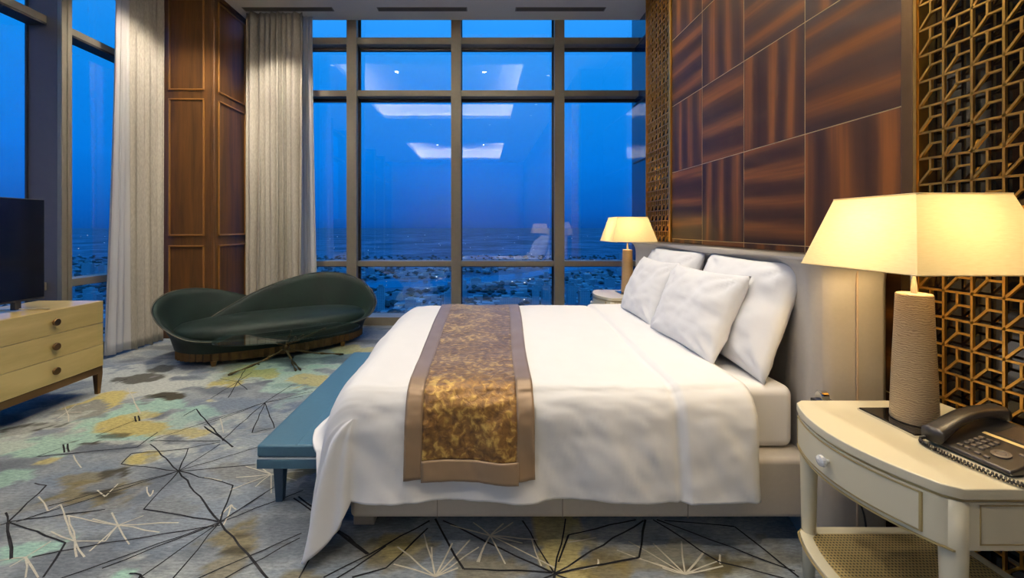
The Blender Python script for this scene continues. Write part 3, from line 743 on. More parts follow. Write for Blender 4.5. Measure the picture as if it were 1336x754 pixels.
# ---- duvet surface
path = spline([(1.752,.235),(1.765,.42),(1.785,.575),(1.835,.66),(1.935,.694),(2.35,.700),(2.84,.703),(3.35,.700),(3.72,.694),(3.83,.66),(3.875,.57),(3.885,.40),(3.89,.25)],10)
NT = len(path)-1
def pth(t):
    f = max(0,min(NT-1e-6,t*NT)); i = int(f); a = f-i; p = path[i]*(1-a)+path[i+1]*a; q = path[i+1]-path[i]; q = q/np.linalg.norm(q)
    return p, np.array([-q[1],q[0]])     # outward normal in (y,z)
XFOOT = -.56
def xr(y): return 1.185+.10*sm(1.8,3.9,y)
def xfold(y): return .865+.11*sm(1.8,3.8,y)
def fbm(x,y,z,o=4): return noise.fractal((x,y,z),1,2,o)
def duvet_pt(x, t, off=0.0, wr=1.0):
    p, n = pth(t); y, z = p
    k = off
    # soft padding and wrinkles
    k += wr*(.010*fbm(x*2.2,t*7,1.3)+.004*fbm(x*7,t*18,4.1,3))
    side = 1-sm(.10,.26,t)
    k += wr*side*(.020*math.sin(x*8.5+1.6*math.sin(x*3)+t*3)*sm(.35,0,t)+.020*fbm(x*5+t*6,t*5,7.7,4))
    # turned-back layer near the pillows
    xf = xfold(y)
    k += .016*sm(xf-.012,xf+.006,x) - .012*math.exp(-((x-xf+.022)/.012)**2)*wr
    k -= .012*sm(xr(y)-.03,xr(y),x)
    return np.array([x, y+n[0]*k, z+n[1]*k])
def duvet():
    rows = []
    nt = 150
    xs = list(np.linspace(XFOOT,.84,64))+list(np.linspace(.845,1.01,30))+list(np.linspace(1.015,1.0,0))
    T = [j/nt for j in range(nt+1)]
    # main body
    for j in range(nt+1):
        t = T[j]; y = pth(t)[0][0]; X1 = xr(y)
        row = []
        for i in range(100):
            u = i/99; x = XFOOT+(X1-XFOOT)*u**.92
            row.append(duvet_pt(x,t))
        rows.append(row)
    mb = MB(); mb.grid(rows)
    # foot overhang: starts at the column x = XFOOT; corner quarter turns around the near corner
    tc_ = 25/150     # path parameter of the near top edge
    yc_ = pth(tc_)[0][0]
    nf = 25; frows = []
    # profiles of fall (outward, down) as a function of length
    benchP = spline([(0,0),(.06,.012),(.15,.075),(.22,.17),(.27,.265),(.315,.325),(.36,.336)],8)
    hangP = spline([(0,0),(.05,.015),(.12,.09),(.165,.22),(.185,.36),(.19,.50),(.185,.60)],8)
    def prof(P,s):
        f = min(len(P)-1.001,s*(len(P)-1)); i = int(f); a = f-i; return P[i]*(1-a)+P[i+1]*a
    tl = T[25:127]
    top = []
    for t in tl:
        e = duvet_pt(XFOOT,t); y = e[1]
        b = sm(1.84,2.12,y); fo = .80+.20*sm(2.1,3.4,y)
        row = []
        for i in range(nf+1):
            s = i/nf; A_ = prof(benchP,s)*np.array([fo,1])*b+prof(hangP,s)*(1-b)
            wv = .016*math.sin(y*9+2*s)*s*(1-.5*b) + .012*fbm(y*3,s*2,2.2,3)*min(1,s*4)
            row.append((e[0]-A_[0]-wv, y, max(e[2]-A_[1]+wv*.3, .352 if (b>.2 and s>.6) else .05)))
        top.append(row)
    mb.grid(top)
    # corner fan: from foot direction (phi=0) to near side direction (phi=90)
    e = duvet_pt(XFOOT,tc_)
    fan = []
    nph = 40
    sideL = [pth(tc_*(1-k/nf)) for k in range(nf+1)]
    edge = [duvet_pt(XFOOT,tc_*(1-k/nf)) for k in range(nf+1)]
    for a in range(nph+1):
        ph = a/nph*PI/2; c_, s_ = math.cos(ph), math.sin(ph)
        row = []
        for i in range(nf+1):
            s = i/nf
            A_ = prof(hangP,s)
            wv = .016*math.sin(e[1]*9+2*s)*s+.012*fbm(e[1]*3,s*2,2.2,3)*min(1,s*4); pf = np.array([e[0]-A_[0]-wv, e[1], e[2]-A_[1]+wv*.3])
            pe = edge[i]
            w_ = ph/(PI/2)
            # longer cloth towards the diagonal, spreading out as a loose fold
            dg = math.sin(2*ph)
            base = pf*(1-w_)+pe*w_
            out = np.array([-c_,-s_,0])
            spread = .10*dg*s**1.1 + .028*math.sin(ph*9+.6)*s*dg
            drop = .075*dg*s**1.6
            q = base+out*spread-np.array([0,0,1])*drop
            if w_ < .5: q[1] = q[1]
            q[2] = max(q[2], .03)
            row.append(tuple(q))
        fan.append(row)
    mb.grid(fan)
    o = mb.build('duvet', M['white_cotton'], smooth=True, solid=.018, off=-1)
    import bmesh
    bm = bmesh.new(); bm.from_mesh(o.data); bmesh.ops.remove_doubles(bm, verts=bm.verts, dist=.0015); bmesh.ops.recalc_face_normals(bm, faces=bm.faces)
    up = sum(f.normal.z*f.calc_area() for f in bm.faces)
    if up < 0: bmesh.ops.reverse_faces(bm, faces=bm.faces)
    bm.to_mesh(o.data); bm.free()
    return o
dv = duvet(); tag(dv,'white duvet draped over the bed with its top edge turned back','duvet')

# ---- runner
rn = thing('bed_runner','gold crushed velvet bed runner with bronze satin border across the duvet','runner',(0,2.84,.7))
def run_x(u, y):  # u in 0..1 across
    a = -.335-.035*sm(1.75,3.8,y); b_ = .222+.098*sm(1.75,3.8,y); return a+(b_-a)*u
def runner_part(u0,u1,t0,t1,off,nu,nt_,edge=None):
    rows = []
    for j in range(nt_+1):
        row = []
        for i in range(nu+1):
            u = u0+(u1-u0)*i/nu; t = t0+(t1-t0)*j/nt_
            y = pth(t)[0][0]; x = run_x(u,y)
            side = 1-sm(.10,.24,t)
            row.append(duvet_pt(x,t,off+.006*side+.004*fbm(x*8,t*20,3,3)*(1 if u0 < .2 and u1 > .8 else .4)))
        rows.append(row)
    return MB().grid(rows)
RL = lambda o: setattr(o,'location',(0,-2.84,-.7)) or o
T0, T1 = .047, .955
bw = .135
RL(runner_part(bw,1-bw,T0+.028,T1-.03,.012,40,160).build('velvet_panel', M['crushed'], rn, smooth=True, solid=.006))
RL(runner_part(0,bw,T0,T1,.013,6,160).build('side_border', M['satin'], rn, smooth=True, solid=.007))
RL(runner_part(1-bw,1,T0,T1,.013,6,160).build('side_border', M['satin'], rn, smooth=True, solid=.007))
RL(runner_part(bw-.005,1-bw+.005,T0-.004,T0+.03,.0135,30,8).build('hem_border', M['satin'], rn, smooth=True, solid=.007))
RL(runner_part(bw-.005,1-bw+.005,T1-.03,T1,.0135,30,8).build('hem_border', M['satin'], rn, smooth=True, solid=.007))

# ---- pillows
def pillow(W, Hh, T, seed):
    n = 36; rows_f = []; rows_b = []
    def pt(u,v,sg):
        e = max(0,(1-abs(u)**2.6))*max(0,(1-abs(v)**2.6)); th = T*.5*e**.52
        # pinched edges between the corners
        x = u*W/2*(1-.055*(1-v*v)**1.0*abs(u)**3); z = v*Hh/2*(1-.075*(1-u*u)*abs(v)**3)
        wr = .015*fbm(u*2.2+seed,v*2.2,seed*1.7,4)*min(1,e*3)+.005*math.sin(8*(u*.8+abs(v))+seed)*(1-e)*e
        # creases radiating from the corners
        cr = 0
        for cu_,cv_ in ((1,1),(-1,1),(1,-1),(-1,-1)):
            a = math.atan2(v-cv_,u-cu_); r_ = math.hypot(u-cu_,v-cv_); cr += .010*math.sin(a*11+seed)*math.exp(-(r_/.55)**2)*min(1,e*6)
        return (x, sg*(th+wr+cr*1.2) if e > 0 else 0, z)
    for sg in (1,-1):
        rows = [[pt(-1+2*i/n,-1+2*j/n,sg) for i in range(n+1)] for j in range(n+1)]
        (rows_f if sg == 1 else rows_b).extend(rows)
    mb = MB(); mb.grid(rows_f); mb.grid(rows_b); return mb
def place_pillow(W,Hh,T,seed,bot,top,yc_,yaw,lab,roll=0):
    o = pillow(W,Hh,T,seed).build('pillow', M['white_cotton'], smooth=True)
    import bmesh
    bm = bmesh.new(); bm.from_mesh(o.data); bmesh.ops.remove_doubles(bm, verts=bm.verts, dist=.0008); bmesh.ops.recalc_face_normals(bm, faces=bm.faces); bm.to_mesh(o.data); bm.free()
    (xb,zb),(xt,zt_) = bot,top
    lean = math.atan2(xt-xb, zt_-zb)
    from mathutils import Matrix, Euler
    # local x -> world y, local z -> up the lean, local y -> facing
    R = Matrix.Rotation(yaw,4,'Z') @ Matrix.Rotation(lean,4,'Y') @ Matrix.Rotation(PI/2,4,'Z') @ Matrix.Rotation(roll,4,'Y')
    o.matrix_world = Matrix.Translation(((xb+xt)/2,yc_,(zb+zt_)/2)) @ R
    return tag(o, lab, 'pillow', 'white pillows on the bed')
place_pillow(.90,.60,.18,1.1,(1.33,.69),(1.52,1.22),2.345,-.055,'large white pillow leaning on the headboard at the near side')
place_pillow(.86,.60,.18,2.3,(1.35,.69),(1.535,1.22),3.27,0,'large white pillow leaning on the headboard at the far side')
place_pillow(.76,.50,.19,3.7,(1.17,.71),(1.355,1.135),2.48,.02,'smaller white pillow propped in front, nearer the camera')
place_pillow(.70,.50,.17,5.2,(1.20,.71),(1.39,1.135),3.25,-.02,'smaller white pillow propped in front, nearer the window')

# ---- bench
bn = thing('bench','low blue leather bench with white piping at the foot of the bed','bench',(-.915,2.78,0))
MB().box(-.195,.175,-.76,.76,.272,.334).build('cushion', M['blue_leather'], bn, bevel=.012, seg=3)
MB().box(-.193,.173,-.758,.758,.264,.272).build('piping', M['white_line'], bn)
MB().box(-.195,.175,-.76,.76,.217,.264).build('base', M['blue_leather'], bn, bevel=.004)
for (x,y) in [(-.125,-.66),(.125,-.66),(-.125,.66),(.125,.66)]:
    MB().frustum(x,y,0,.217,.018,.018,.028,.028).build('leg', mat('dark_blue_leg',lin(34,62,88),.4), bn, bevel=.004)
MB().box(-.001,.001,-.762,.762,.333,.3355).build('seam', M['blue_leather'], bn)

# ================================================================ NIGHTSTANDS
def nightstand(lab):
    r_ = thing('bedside_table', lab, 'bedside table', (1.48,1.345,0), group='cream bow fronted bedside tables')
    X0, X1, Y0, Y1 = 1.22-1.48, 1.775-1.48, 1.075-1.345, 1.615-1.345
    def bow(y, e=0): 
        q = y/.27; return X0+.012-.085*(1-q*q)-e
    def outline(e=0, ins=0):
        ya, yb = Y0-e+ins, Y1+e-ins
        pts = []
        n = 24
        # rounded near corner, bow, rounded far corner
        for k in range(n+1):
            y = ya+(yb-ya)*k/n; x = bow(y)-e+ins
            c = .02
            dd = min(y-ya,yb-y)
            if dd < c: x += c-math.sqrt(max(0,c*c-(c-dd)**2))
            pts.append((x,y))
        return pts[::-1]+[(X1,ya),(X1,yb)]
    MB().prism(outline(.006),.692,.722).build('table_top', M['cream'], r_, bevel=.004)
    MB().prism(outline(0,.004),.682,.692).build('reveal', M['goldline'], r_)
    # case
    MB().prism(outline(0,.0),.556,.683).build('case', M['cream'], r_, bevel=.003)
    # drawer front on the bow
    def bowpanel(ya,yb,z0,z1,e0,e1,n=18):
        mb = MB(); inner = [(bow(ya+(yb-ya)*k/n)-e0,ya+(yb-ya)*k/n) for k in range(n+1)]; outer = [(bow(ya+(yb-ya)*k/n)-e1,ya+(yb-ya)*k/n) for k in range(n+1)]
        mb.prism(outer+inner[::-1],z0,z1); return mb
    dr = bowpanel(Y0+.055,Y1-.03,.572,.674,-.004,.004).build('drawer', M['cream'], r_, bevel=.002)
    f = MB()
    for (ya,yb,z0,z1) in [(Y0+.052,Y1-.027,.674,.677),(Y0+.052,Y1-.027,.569,.572),(Y0+.052,Y0+.056,.569,.677),(Y1-.031,Y1-.027,.569,.677)]:
        q = bowpanel(ya,yb,z0,z1,-.004,.0055); f.add(q.v,q.f)
    f.build('drawer_bead', M['goldline'], dr)
    kb = MB().lathe([(.006,0),(.006,.010),(.014,.013),(.019,.020),(.017,.029),(.006,.033)], n=12).build('knob', M['crystal'], dr)
    kb.rotation_euler = (0,-PI/2,0); kb.location = (bow(.02)-.004,.02,.628)
    # side panels
    for ys,sg in ((Y0,-1),(Y1,1)):
        f = MB(); xa,xb = X0+.075,X1-.06; y_ = ys+sg*.0015
        for (a,c,z0,z1) in [(xa,xb,.674,.677),(xa,xb,.572,.575),(xa,xa+.003,.572,.677),(xb-.003,xb,.572,.677)]: f.box(a,c,ys-.002*sg,y_,z0,z1)
        f.build('side_bead', M['goldline'], r_)
    f = bowpanel(Y0+.002,Y1-.002,.552,.557,-.004,.003).build('case_bead', M['goldline'], r_)
    for (x,y) in [(X0+.036,Y0+.026),(X0+.036,Y1-.026),(X1-.026,Y0+.026),(X1-.026,Y1-.026)]:
        MB().lathe([(.017,0),(.022,.2),(.027,.48),(.029,.56),(.029,.6825)], x, y, 20).build('leg', M['cream'], r_, smooth=True)
    sh = MB().prism(outline(0,.004),.212,.232).build('shelf', M['cream'], r_, bevel=.003)
    MB().prism(outline(0,.045)[:-2]+[(X1-.04,Y0+.045),(X1-.04,Y1-.045)],.2325,.2345).build('cane_panel', M['cane'], sh)
    f = MB(); ol = outline(.001,.0)
    for k in range(len(ol)-3):
        f.tube([(ol[k][0],ol[k][1],.222),(ol[k+1][0],ol[k+1][1],.222)],.003,5)
    f.build('shelf_bead', M['goldline'], sh)
    return r_
ns = nightstand('cream bow fronted bedside table carrying the telephone, at right')
ns2 = copy_tree(ns); ns2.location = (1.48,4.24,0); ns2['label'] = 'cream bedside table by the window, mostly hidden behind the bed'

# ---- lamps
def lamp(lab):
    L = thing('table_lamp', lab, 'table lamp', (1.49,1.425,.722), group='bedside lamps')
    MB().box(-.095,.095,-.094,.105,0,.012).build('base_plate', M['black_glass'], L, bevel=.002)
    MB().box(-.098,.098,-.097,.108,.001,.008).build('plate_rim', M['chrome'], L)
    MB().lathe([(.0,.013),(.060,.013),(.062,.02),(.058,.16),(.051,.34),(.0475,.448),(.044,.452),(.0,.452)], n=40).build('column', M['stone'], L, smooth=False, bevel=.001)
    MB().lathe([(.009,.45),(.009,.66),(.006,.70)], n=16).build('rod', M['chrome'], L, smooth=True)
    sh = MB(); zb, zt_ = .538, .784; a0, a1 = .22, .15
    def wall(a,c,z0,z1,flip=0):
        r0 = [(-a,-a,z0),(a,-a,z0),(a,a,z0),(-a,a,z0)]; r1 = [(-c,-c,z1),(c,-c,z1),(c,c,z1),(-c,c,z1)]
        sh.add(r0+r1,[(0,1,5,4),(1,2,6,5),(2,3,7,6),(3,0,4,7)])
    wall(a0,a1,zb,zt_)
    so = sh.build('shade', M['shade'], L)
    for (a,z) in ((a0,zb),(a1,zt_)):
        tr = MB()
        for k in range(4):
            c = [(-a,-a),(a,-a),(a,a),(-a,a)]; p,q = c[k],c[(k+1)%4]; tr.tube([(p[0],p[1],z),(q[0],q[1],z)],.0025,6)
        tr.build('shade_trim', M['shade'], so)
    sp = MB()
    for k in range(4):
        a = PI/4+k*PI/2; sp.tube([(0,0,.70),(.19*math.cos(a),.19*math.sin(a),zt_-.02)],.002,5)
    sp.build('spider', M['chrome'], so)
    MB().lathe([(.0,.60),(.012,.605),(.014,.63),(.026,.66),(.028,.68),(.018,.70),(.0,.706)], .03, 0, 20).build('bulb', M['bulb'], L, smooth=True)
    return L
lp = lamp('near table lamp with big cream shade beside the telephone')
lp2 = copy_tree(lp); lp2.location = (1.49,4.25,.722); lp2['label'] = 'far table lamp with cream shade standing in front of the window'
for o in (lp,lp2):
    q = bpy.data.lights.new('bulb_light','POINT'); q.energy = 11.5; q.shadow_soft_size = .07; q.color = (1,.72,.36)
    qo = bpy.data.objects.new('bulb_light', q); C.objects.link(qo); qo.location = (o.location.x, o.location.y, o.location.z+.655)

# ---- telephone
ph = thing('telephone','black corded desk telephone on the near bedside table','telephone',(1.425,1.112,.7225),math.radians(6))
# local: +x towards the wall (back of the phone), +y towards the handset side
b = MB(); b.add([(0,0,.004),(.23,0,.004),(.23,.20,.004),(0,.20,.004),(0,0,.018),(.23,0,.075),(.23,.20,.075),(0,.20,.018)],
      [(0,3,2,1),(4,5,6,7),(0,1,5,4),(1,2,6,5),(2,3,7,6),(3,0,4,7)])
b.build('body', M['black_plastic'], ph, bevel=.006, seg=3)
sl = (.075-.018)/.23
zz = lambda x: .018+sl*x
hs = MB(); rows = []
for k in range(25):
    q = k/24; x = -.012+.245*q; arch = .030*math.sin(PI*q); wd = .024+.005*abs(2*q-1)**2; 
    zc = zz(max(0,x))+.016+arch; th = .013+.010*abs(2*q-1)**3
    row = []
    for a in range(14):
        g = 2*PI*a/14; cx_ = math.cos(g); sx_ = math.sin(g)
        row.append((x, .172+wd*abs(cx_)**.6*(1 if cx_ > 0 else -1), zc+th*abs(sx_)**.6*(1 if sx_ > 0 else -1)))
    rows.append(row)
hs.grid(rows, closed=True); n_ = len(hs.v); hs.f.append(tuple(range(13,-1,-1))); hs.m.append(0); hs.f.append(tuple(range(n_-14,n_))); hs.m.append(0)
hs.build('handset', M['black_plastic'], ph, smooth=True)
def keybox(x,y,w_,h_,ma,nm,t_=.005):
    k = MB(); k.add([(x-h_/2,y-w_/2,zz(x-h_/2)-.001),(x+h_/2,y-w_/2,zz(x+h_/2)-.001),(x+h_/2,y+w_/2,zz(x+h_/2)-.001),(x-h_/2,y+w_/2,zz(x-h_/2)-.001),
         (x-h_/2,y-w_/2,zz(x-h_/2)+t_),(x+h_/2,y-w_/2,zz(x+h_/2)+t_),(x+h_/2,y+w_/2,zz(x+h_/2)+t_),(x-h_/2,y+w_/2,zz(x-h_/2)+t_)],
         [(0,3,2,1),(4,5,6,7),(0,1,5,4),(1,2,6,5),(2,3,7,6),(3,0,4,7)])
    return k.build(nm, ma, ph, bevel=.0015)
for i in range(4):
    for j in range(3): keybox(.045+.017*i, .125-.017*j, .011, .009, M['key'], 'key')
for (x,y) in [(.022,.125),(.022,.108),(.018,.082),(.018,.062),(.085,.03)]: keybox(x,y,.012,.008,M['key'],'key')
keybox(.128,.075,.135,.011,M['label_strip'],'label_strip',.001)
keybox(.180,.068,.115,.070,M['lcd'],'display',.001)
dl = MB().lathe([(.020,-.002),(.020,.003),(.013,.004),(.011,.002),(.008,.004),(.0,.004)], n=24).build('dial', M['key'], ph); dl.location = (.055,.055,zz(.055)+.001); dl.rotation_euler = (0,-math.atan(sl),0)
cd = []
cp = spline([(-.002,.19,.02),(-.03,.19,.010),(-.045,.13,.009),(-.045,.05,.009),(-.03,-.03,.009),(.02,-.06,.009),(.12,-.06,.009)],60)
for i,p in enumerate(cp):
    a = i*1.1; cd.append((p[0]+.0055*math.cos(a),p[1]+.003*math.cos(a),p[2]+.0055*math.sin(a)))
MB().tube(cd,.0022,6).build('cord', M['black_plastic'], ph, smooth=True)

# ---- socket and lamp lead by the near screen
so_ = thing('wall_socket','white wall socket low on the near screen under the table','socket',(1.786,1.22,.36))
MB().box(-.008,0,-.075,.075,-.043,.043).build('plate', M['outlet'], so_, bevel=.003)
MB().box(-.045,-.008,-.02,.02,-.02,.02).build('plug', M['black_plastic'], so_, bevel=.004)
MB().tube(spline([(-.045,0,0),(-.09,0,-.03),(-.08,.06,-.2),(-.05,.12,-.34)],8),.0035,6).build('cord', M['black_plastic'], so_, smooth=True)
cb = MB().tube(spline([(1.42,1.70,.60),(1.43,1.70,.50),(1.47,1.66,.38),(1.53,1.66,.26),(1.56,1.67,.12),(1.58,1.66,.006)],8),.0035,6).build('power_cord', M['black_plastic'], smooth=True)
tag(cb,'thin black cord hanging behind the near bedside table','cord')

# ================================================================ TV CABINET + TV
cab = thing('drawer_cabinet','pale maple chest of drawers with bronze base under the television','cabinet',(-3.495,2.60,0))
XA, XB, YA, YB2 = -.275, .275, -.90, .90
MB().box(XA,XB-.018,YA,YB2,.232,.782).build('carcass', M['maple'], cab, bevel=.003)
for c in range(2):
    ya = YA+.90*c
    for k in range(3):
        z0 = .234+k*.183
        d = MB().box(XB-.018,XB,ya+.002,ya+.898,z0,z0+.180).build('drawer', M['maple'], cab, bevel=.002)
        kb = MB().lathe([(.008,0),(.008,.014),(.024,.018),(.028,.024),(.028,.032),(.024,.036)], n=24).build('knob', M['bronze'], d)
        kb.rotation_euler = (0,PI/2,0); kb.location = (XB,ya+.49,z0+.092)
bs = MB(); bs.box(XA+.01,XB-.005,YA,YB2,.175,.232); bs.build('base_rail', M['bronze'], cab, bevel=.004)
for (x,y) in [(XA+.03,YA+.02),(XA+.03,YB2-.022),(XB-.03,YA+.02),(XB-.03,YB2-.022)]:
    MB().frustum(x,y,0,.18,.014,.014,.026,.022).build('leg', M['bronze'], cab, bevel=.003)
tv = thing('television','flat black television standing on the maple chest','television',(-3.46,2.56,.782))
MB().box(-.02,.012,-.685,.685,.065,.838).build('panel', M['black_plastic'], tv, bevel=.004)
MB().box(.0125,.014,-.678,.678,.080,.832).build('screen', M['screen'], tv)
for y in (-.5,.5):
    f = MB().tube([(-.14,y+.02,.006),(-.02,y,.012),(.18,y+.06,.006)],.006,8).build('foot', M['white_metal'], tv)
    MB().box(-.025,.012,y-.02,y+.02,.008,.075).build('bracket', M['black_plastic'], f)

# ================================================================ SOFA
sa = math.atan2(.89,1.33)
sof = thing('sofa','dark green velvet curved sofa with sweeping asymmetrical back','sofa',(-2.37,4.79,0),sa)
sof.scale = (1.03,1.03,1)
K = [(-.72,.18,.36),(-.5,.35,.47),(-.2,.48,.615),(.15,.55,.735),(.5,.56,.80),(.8,.46,.79),(1.02,.25,.69),(1.10,0,.54),(1.05,-.2,.41),(.85,-.37,.31),(.4,-.49,.27),(0,-.53,.265),
     (-.4,-.51,.27),(-.8,-.42,.31),(-1.03,-.23,.43),(-1.13,.02,.57),(-1.08,.27,.67),(-.9,.46,.71),(-.65,.57,.68),(-.35,.63,.585),(-.05,.66,.46)]
cur = spline(K,12)
def shell():
    rows = []; rim = []
    n = len(cur)
    for i,(u,v,z) in enumerate(cur):
        p = np.array([u,v]); a = np.array(cur[max(i-1,0)][:2]); c = np.array(cur[min(i+1,n-1)][:2]); tg = (c-a)/np.linalg.norm(c-a)
        nr = np.array([tg[1],-tg[0]])*-1
        if i < 12*6: pass
        # outward: curve runs clockwise seen from above, so left of travel is outward
        nr = np.array([-tg[1],tg[0]])
        inside = i < 30
        zb = .14; kb = .84
        outb = p*kb
        zin = .26; inb = p*(.88 if not inside else .88)-nr*.05
        th = .055
        prof = []
        if inside:
            w_ = sm(0,30,i); 
            outb = (p*.97)*(1-w_)+outb*w_
            zb = .20*(1-w_)+.14*w_
        for q,f in ((0,0),(.35,.22),(.7,.62),(.93,.95)):
            xy = outb*(1-f)+p*f; prof.append((xy[0],xy[1],zb+(z-zb)*q))
        ro = p; prof.append((*(p-nr*.006),z-.012)); prof.append((*(p-nr*th*.5),z)); prof.append((*(p-nr*(th-.006)),z-.014))
        pi_ = p-nr*th
        for q,f in ((.85,.10),(.5,.5),(.0,1)):
            xy = pi_*(1-f)+inb*f; prof.append((xy[0],xy[1],zin+(max(z,zin+.01)-zin)*q))
        rows.append(prof); rim.append((*(p-nr*.002),z-.006))
    mb = MB(); mb.grid(rows)
    return mb, rim
sh, rim = shell()
# cap both ends of the spiral
m_ = 10; L_ = len(cur)
sh.f.append(tuple(range(0,m_))); sh.m.append(0); sh.f.append(tuple(range((L_-1)*m_,(L_-1)*m_+m_))); sh.m.append(0)
shell_o = sh.build('back_shell', M['green_velvet'], sof, smooth=True)
MB().tube(rim,.0045,6).build('piping', M['sofa_edge'], shell_o, smooth=True)
def ell(a, b, n=72): return [(a*math.cos(2*PI*k/n)*1.0, b*math.sin(2*PI*k/n)-.0) for k in range(n)]
def supere(a, b, n=72, e=.82):
    f = lambda c: math.copysign(abs(c)**e, c)
    return [(a*f(math.cos(2*PI*k/n)), b*f(math.sin(2*PI*k/n))) for k in range(n)]
cmb = MB(); rr = []
for (sc,z) in [(.93,.20),(.985,.24),(1.0,.29),(.985,.345),(.94,.378),(.84,.396),(.6,.408),(.3,.414),(.02,.416)]:
    rr.append([(x*sc*(1 if x > -99 else 1),y*sc,z) for x,y in supere(.97,.435)])
cmb.grid(rr, closed=True); cmb.build('seat_cushion', M['green_velvet'], sof, smooth=True)
pb = MB(); n = 120
ring = lambda z, fl_: [((.93+fl_*.011*math.cos(k*PI))*math.cos(2*PI*k/n),(.435+fl_*.011*math.cos(k*PI))*math.sin(2*PI*k/n),z) for k in range(n)]
pb.grid([ring(.05,1),ring(.145,1)], closed=True); pb.f.append(tuple(range(n))); pb.m.append(0); pb.f.append(tuple(range(n,2*n))); pb.m.append(0)
pb.build('fluted_plinth', M['darkbronze'], sof)
for (u,v) in [(-.62,-.31),(.62,-.31),(-.62,.31),(.62,.31)]:
    MB().frustum(u,v,0,.055,.018,.018,.028,.028).build('foot', M['bronze'], sof, bevel=.003)

# ================================================================ COFFEE TABLE
ct = thing('coffee_table','low oval glass coffee table on bronze twig legs before the sofa','coffee table',(-1.94,4.18,0),math.atan2(.7,1.16))
MB().prism(supere(.68,.33,64,.95),.328,.340).build('glass_top', M['table_glass'], ct, bevel=.002)
def w2l(px,py,z=0):
    x,y = fl(px,py,z); v = Vector((x+1.94,y-4.18,0)); a = -math.atan2(.7,1.16)
    return (v.x*math.cos(a)-v.y*math.sin(a), v.x*math.sin(a)+v.y*math.cos(a))
hub = w2l(373,452,.17)
ends = [w2l(297,490.6), w2l(448,463), w2l(386,485), w2l(392,484)]
ends.append((-ends[2][0]*.4+.05,.26))
tops = [(-.30,-.08),(.34,.06),(.02,-.16),(.10,-.12),(.02,.16)]
for k,(e,tp) in enumerate(zip(ends,tops)):
    rn_ = random.Random(k)
    h = Vector((hub[0]+rn_.uniform(-.015,.015),hub[1]+rn_.uniform(-.015,.015),.165))
    e3 = Vector((e[0],e[1],.009)); mid = h.lerp(e3,.45); mid.z = .07
    P = spline([tuple(Vector((tp[0],tp[1],.326))),tuple(Vector((tp[0],tp[1],0)).lerp(Vector((h.x,h.y,0)),.6)+Vector((0,0,.235))),tuple(h),tuple(mid),tuple(e3)],7)
    P = [(p[0]+rn_.uniform(-.003,.003),p[1]+rn_.uniform(-.003,.003),p[2]) for p in P]
    lg = MB().tube(P,[.009+.004*math.sin(i*1.7)+(.004 if i in (6,20) else 0) for i in range(len(P))],8).build('twig_leg', M['darkbronze'], ct, smooth=True)
    if k in (1,0):
        q = Vector(P[20]); MB().tube([tuple(q),tuple(q+Vector((.03,-.02,.045))),tuple(q+Vector((.025,-.03,.075)))],[.007,.005,.003],6).build('side_twig', M['darkbronze'], lg)
        q = Vector(P[22]); MB().tube([tuple(q),tuple(q+Vector((.02,-.05,.0))),tuple(q+Vector((.01,-.09,.01)))],[.007,.005,.004],6).build('side_twig', M['darkbronze'], lg)
MB().lathe([(.030,.14),(.036,.165),(.030,.19)], hub[0], hub[1], 12).build('knot', M['darkbronze'], ct, smooth=True)

# ================================================================ CITY FAR BELOW
ZG = -220.0
def gp(px, py, z=ZG):
    d = (H-z)*FPX/(py-CY); return ((px-CX)/FPX*d, d)
gr = MB(); gr.add([(-150000,30,ZG),(150000,30,ZG),(150000,200000,ZG),(-150000,200000,ZG),(-150000,-60000,ZG),(150000,-60000,ZG)],[(0,1,2,3),(4,5,1,0)])
go = gr.build('city_ground', M['ground']); struct(go,'dusk city plain far below the windows','ground')
rv = [(380,378,3.5),(440,375,4),(500,372,4.5),(560,370,4),(620,366,4),(680,360,3.5),(725,353,3),(780,348,2.2),(860,345,2)]
rows = []
for px,py,hh in spline(rv,6):
    a = gp(px,py-hh); c = gp(px,py+hh); rows.append([(a[0],a[1],ZG+1),(c[0],c[1],ZG+1)])
tag(MB().grid(rows).build('river', M['water']),'pale river winding through the city beyond the window','river',None,'structure')
rs = random.Random(21)
def inriver(x,y):
    py = CY+(H-ZG)*FPX/y; px = CX+x/y*FPX
    for (a,b_) in zip(rv[:-1],rv[1:]):
        if a[0] <= px <= b_[0]:
            f = (px-a[0])/(b_[0]-a[0]); c = a[1]+(b_[1]-a[1])*f; return abs(py-c) < 6
    return False
FOOT = []
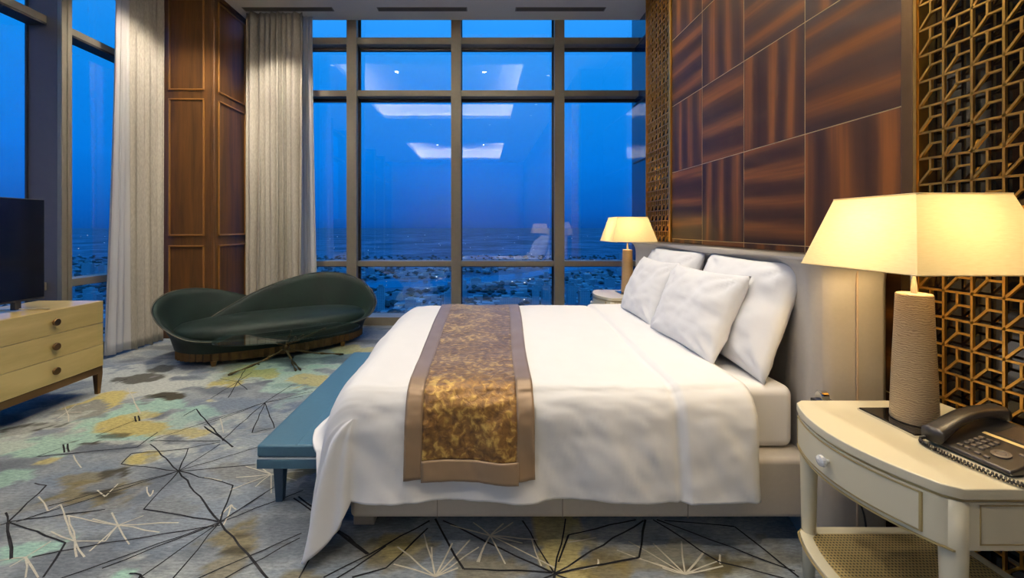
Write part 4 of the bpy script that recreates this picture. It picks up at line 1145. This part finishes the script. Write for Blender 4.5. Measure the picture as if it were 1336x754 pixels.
# towers
def tower(px, pb_, pt_, pw, dep, lab, group=None):
    x, d = gp(px,pb_); ww = pw*d/FPX; hh = (pb_-pt_)*d/FPX
    FOOT.append((x,d,max(ww,dep)/2+2))
    T_ = thing('apartment_tower', lab, 'building', (x,d,ZG), rs.uniform(-.25,.25), group)
    b = MB().box(-ww/2,ww/2,-dep/2,dep/2,0,hh); b.build('facade', M['tower'], T_)
    b = MB().box(-ww*.3,ww*.3,-dep*.3,dep*.3,hh,hh+hh*.05+2).box(-ww/2-.4,ww/2+.4,-dep/2-.4,dep/2+.4,hh-1,hh+.6); b.build('roof', M['lowrise'], T_)
    return T_
near_tower = lambda x, d, r: any(abs(x-fx) < fr+r and abs(d-fd) < fr+r for fx,fd,fr in FOOT)
hero = [(699,402,374,9,18,'pale high rise beyond the window, leftmost of the tall pair beside the third mullion'),
        (712,401,371,11,20,'pale high rise beyond the window, right of the tall pair beside the third mullion'),
        (745,403,371,11,20,'tall pale tower beyond the window just right of the third mullion'),
        (762,404,379,13,22,'shorter wide pale block second right of the third mullion'),
        (778,404,375,9,18,'slim pale tower beyond the window just left of the far bedside table'),
        (497,408,374,9,18,'pale tower rising beside the right end of the sofa back'),
        (536,411,390,14,20,'wide pale block beyond the window right of the sofa'),
        (660,404,388,16,22,'wide low block beyond the window left of the tall pair')]
for h_ in hero: tower(*h_)
for k in range(70):
    px = rs.uniform(60,850); pb_ = rs.uniform(330,415)
    x,d = gp(px,pb_)
    if inriver(x,d) or near_tower(x,d,32): continue
    tower(px,pb_,pb_-rs.uniform(12,34)*900/d,rs.uniform(8,22)*500/d*2,rs.uniform(12,26),'small pale mid rise block in the dusk city far below',  'distant mid rise blocks')
lw = MB(); tr = MB(); li = MB()
for k in range(5200):
    d = 480*math.exp(rs.random()*1.75); px = rs.uniform(-60,900) if rs.random() < .85 else rs.uniform(-400,-60); x = (px-CX)/FPX*d
    if inriver(x,d): continue
    if fbm(x*.0016,d*.0016,.3,3) < -.02 and d > 1300: continue
    if near_tower(x,d,20): continue
    w_,h_,l_ = rs.uniform(6,16),rs.uniform(5,14),rs.uniform(6,18)
    if rs.random() < .08: h_ *= 2.2
    lw.box(x-w_,x+w_,d-l_,d+l_,ZG,ZG+h_)
    if rs.random() < .05:
        li.box(x-1.6*d/1000,x+1.6*d/1000,d-l_-2,d-l_-1,ZG+h_*.6,ZG+h_*.6+2.2*d/1000)
for k in range(5200):
    d = 480*math.exp(rs.random()*1.9); px = rs.uniform(-60,900); x = (px-CX)/FPX*d
    if inriver(x,d): continue
    if near_tower(x,d,18): continue
    r_ = rs.uniform(7,15); h_ = rs.uniform(8,15)
    tr.add([(x-r_,d-r_,ZG+h_*.5),(x+r_,d-r_,ZG+h_*.5),(x+r_,d+r_,ZG+h_*.5),(x-r_,d+r_,ZG+h_*.5),(x,d,ZG+h_),(x,d,ZG)],
           [(0,1,4),(1,2,4),(2,3,4),(3,0,4),(1,0,5),(2,1,5),(3,2,5),(0,3,5)])
for k in range(200):
    d = 900*math.exp(rs.random()*2.6); px = rs.uniform(0,850); x = (px-CX)/FPX*d; s_ = .0006*d*rs.uniform(.5,1.1)
    if near_tower(x,d,20): continue
    li.box(x-s_,x+s_,d-s_,d+s_,ZG+8,ZG+8+s_*1.3)
lw.add(tr.v,tr.f,1); lw.add(li.v,li.f,2)
tag(lw.build('city_sprawl', [M['lowrise'],M['tree'],M['city_light']]),'low houses, trees and scattered lights of the city below the windows','city',None,'stuff')
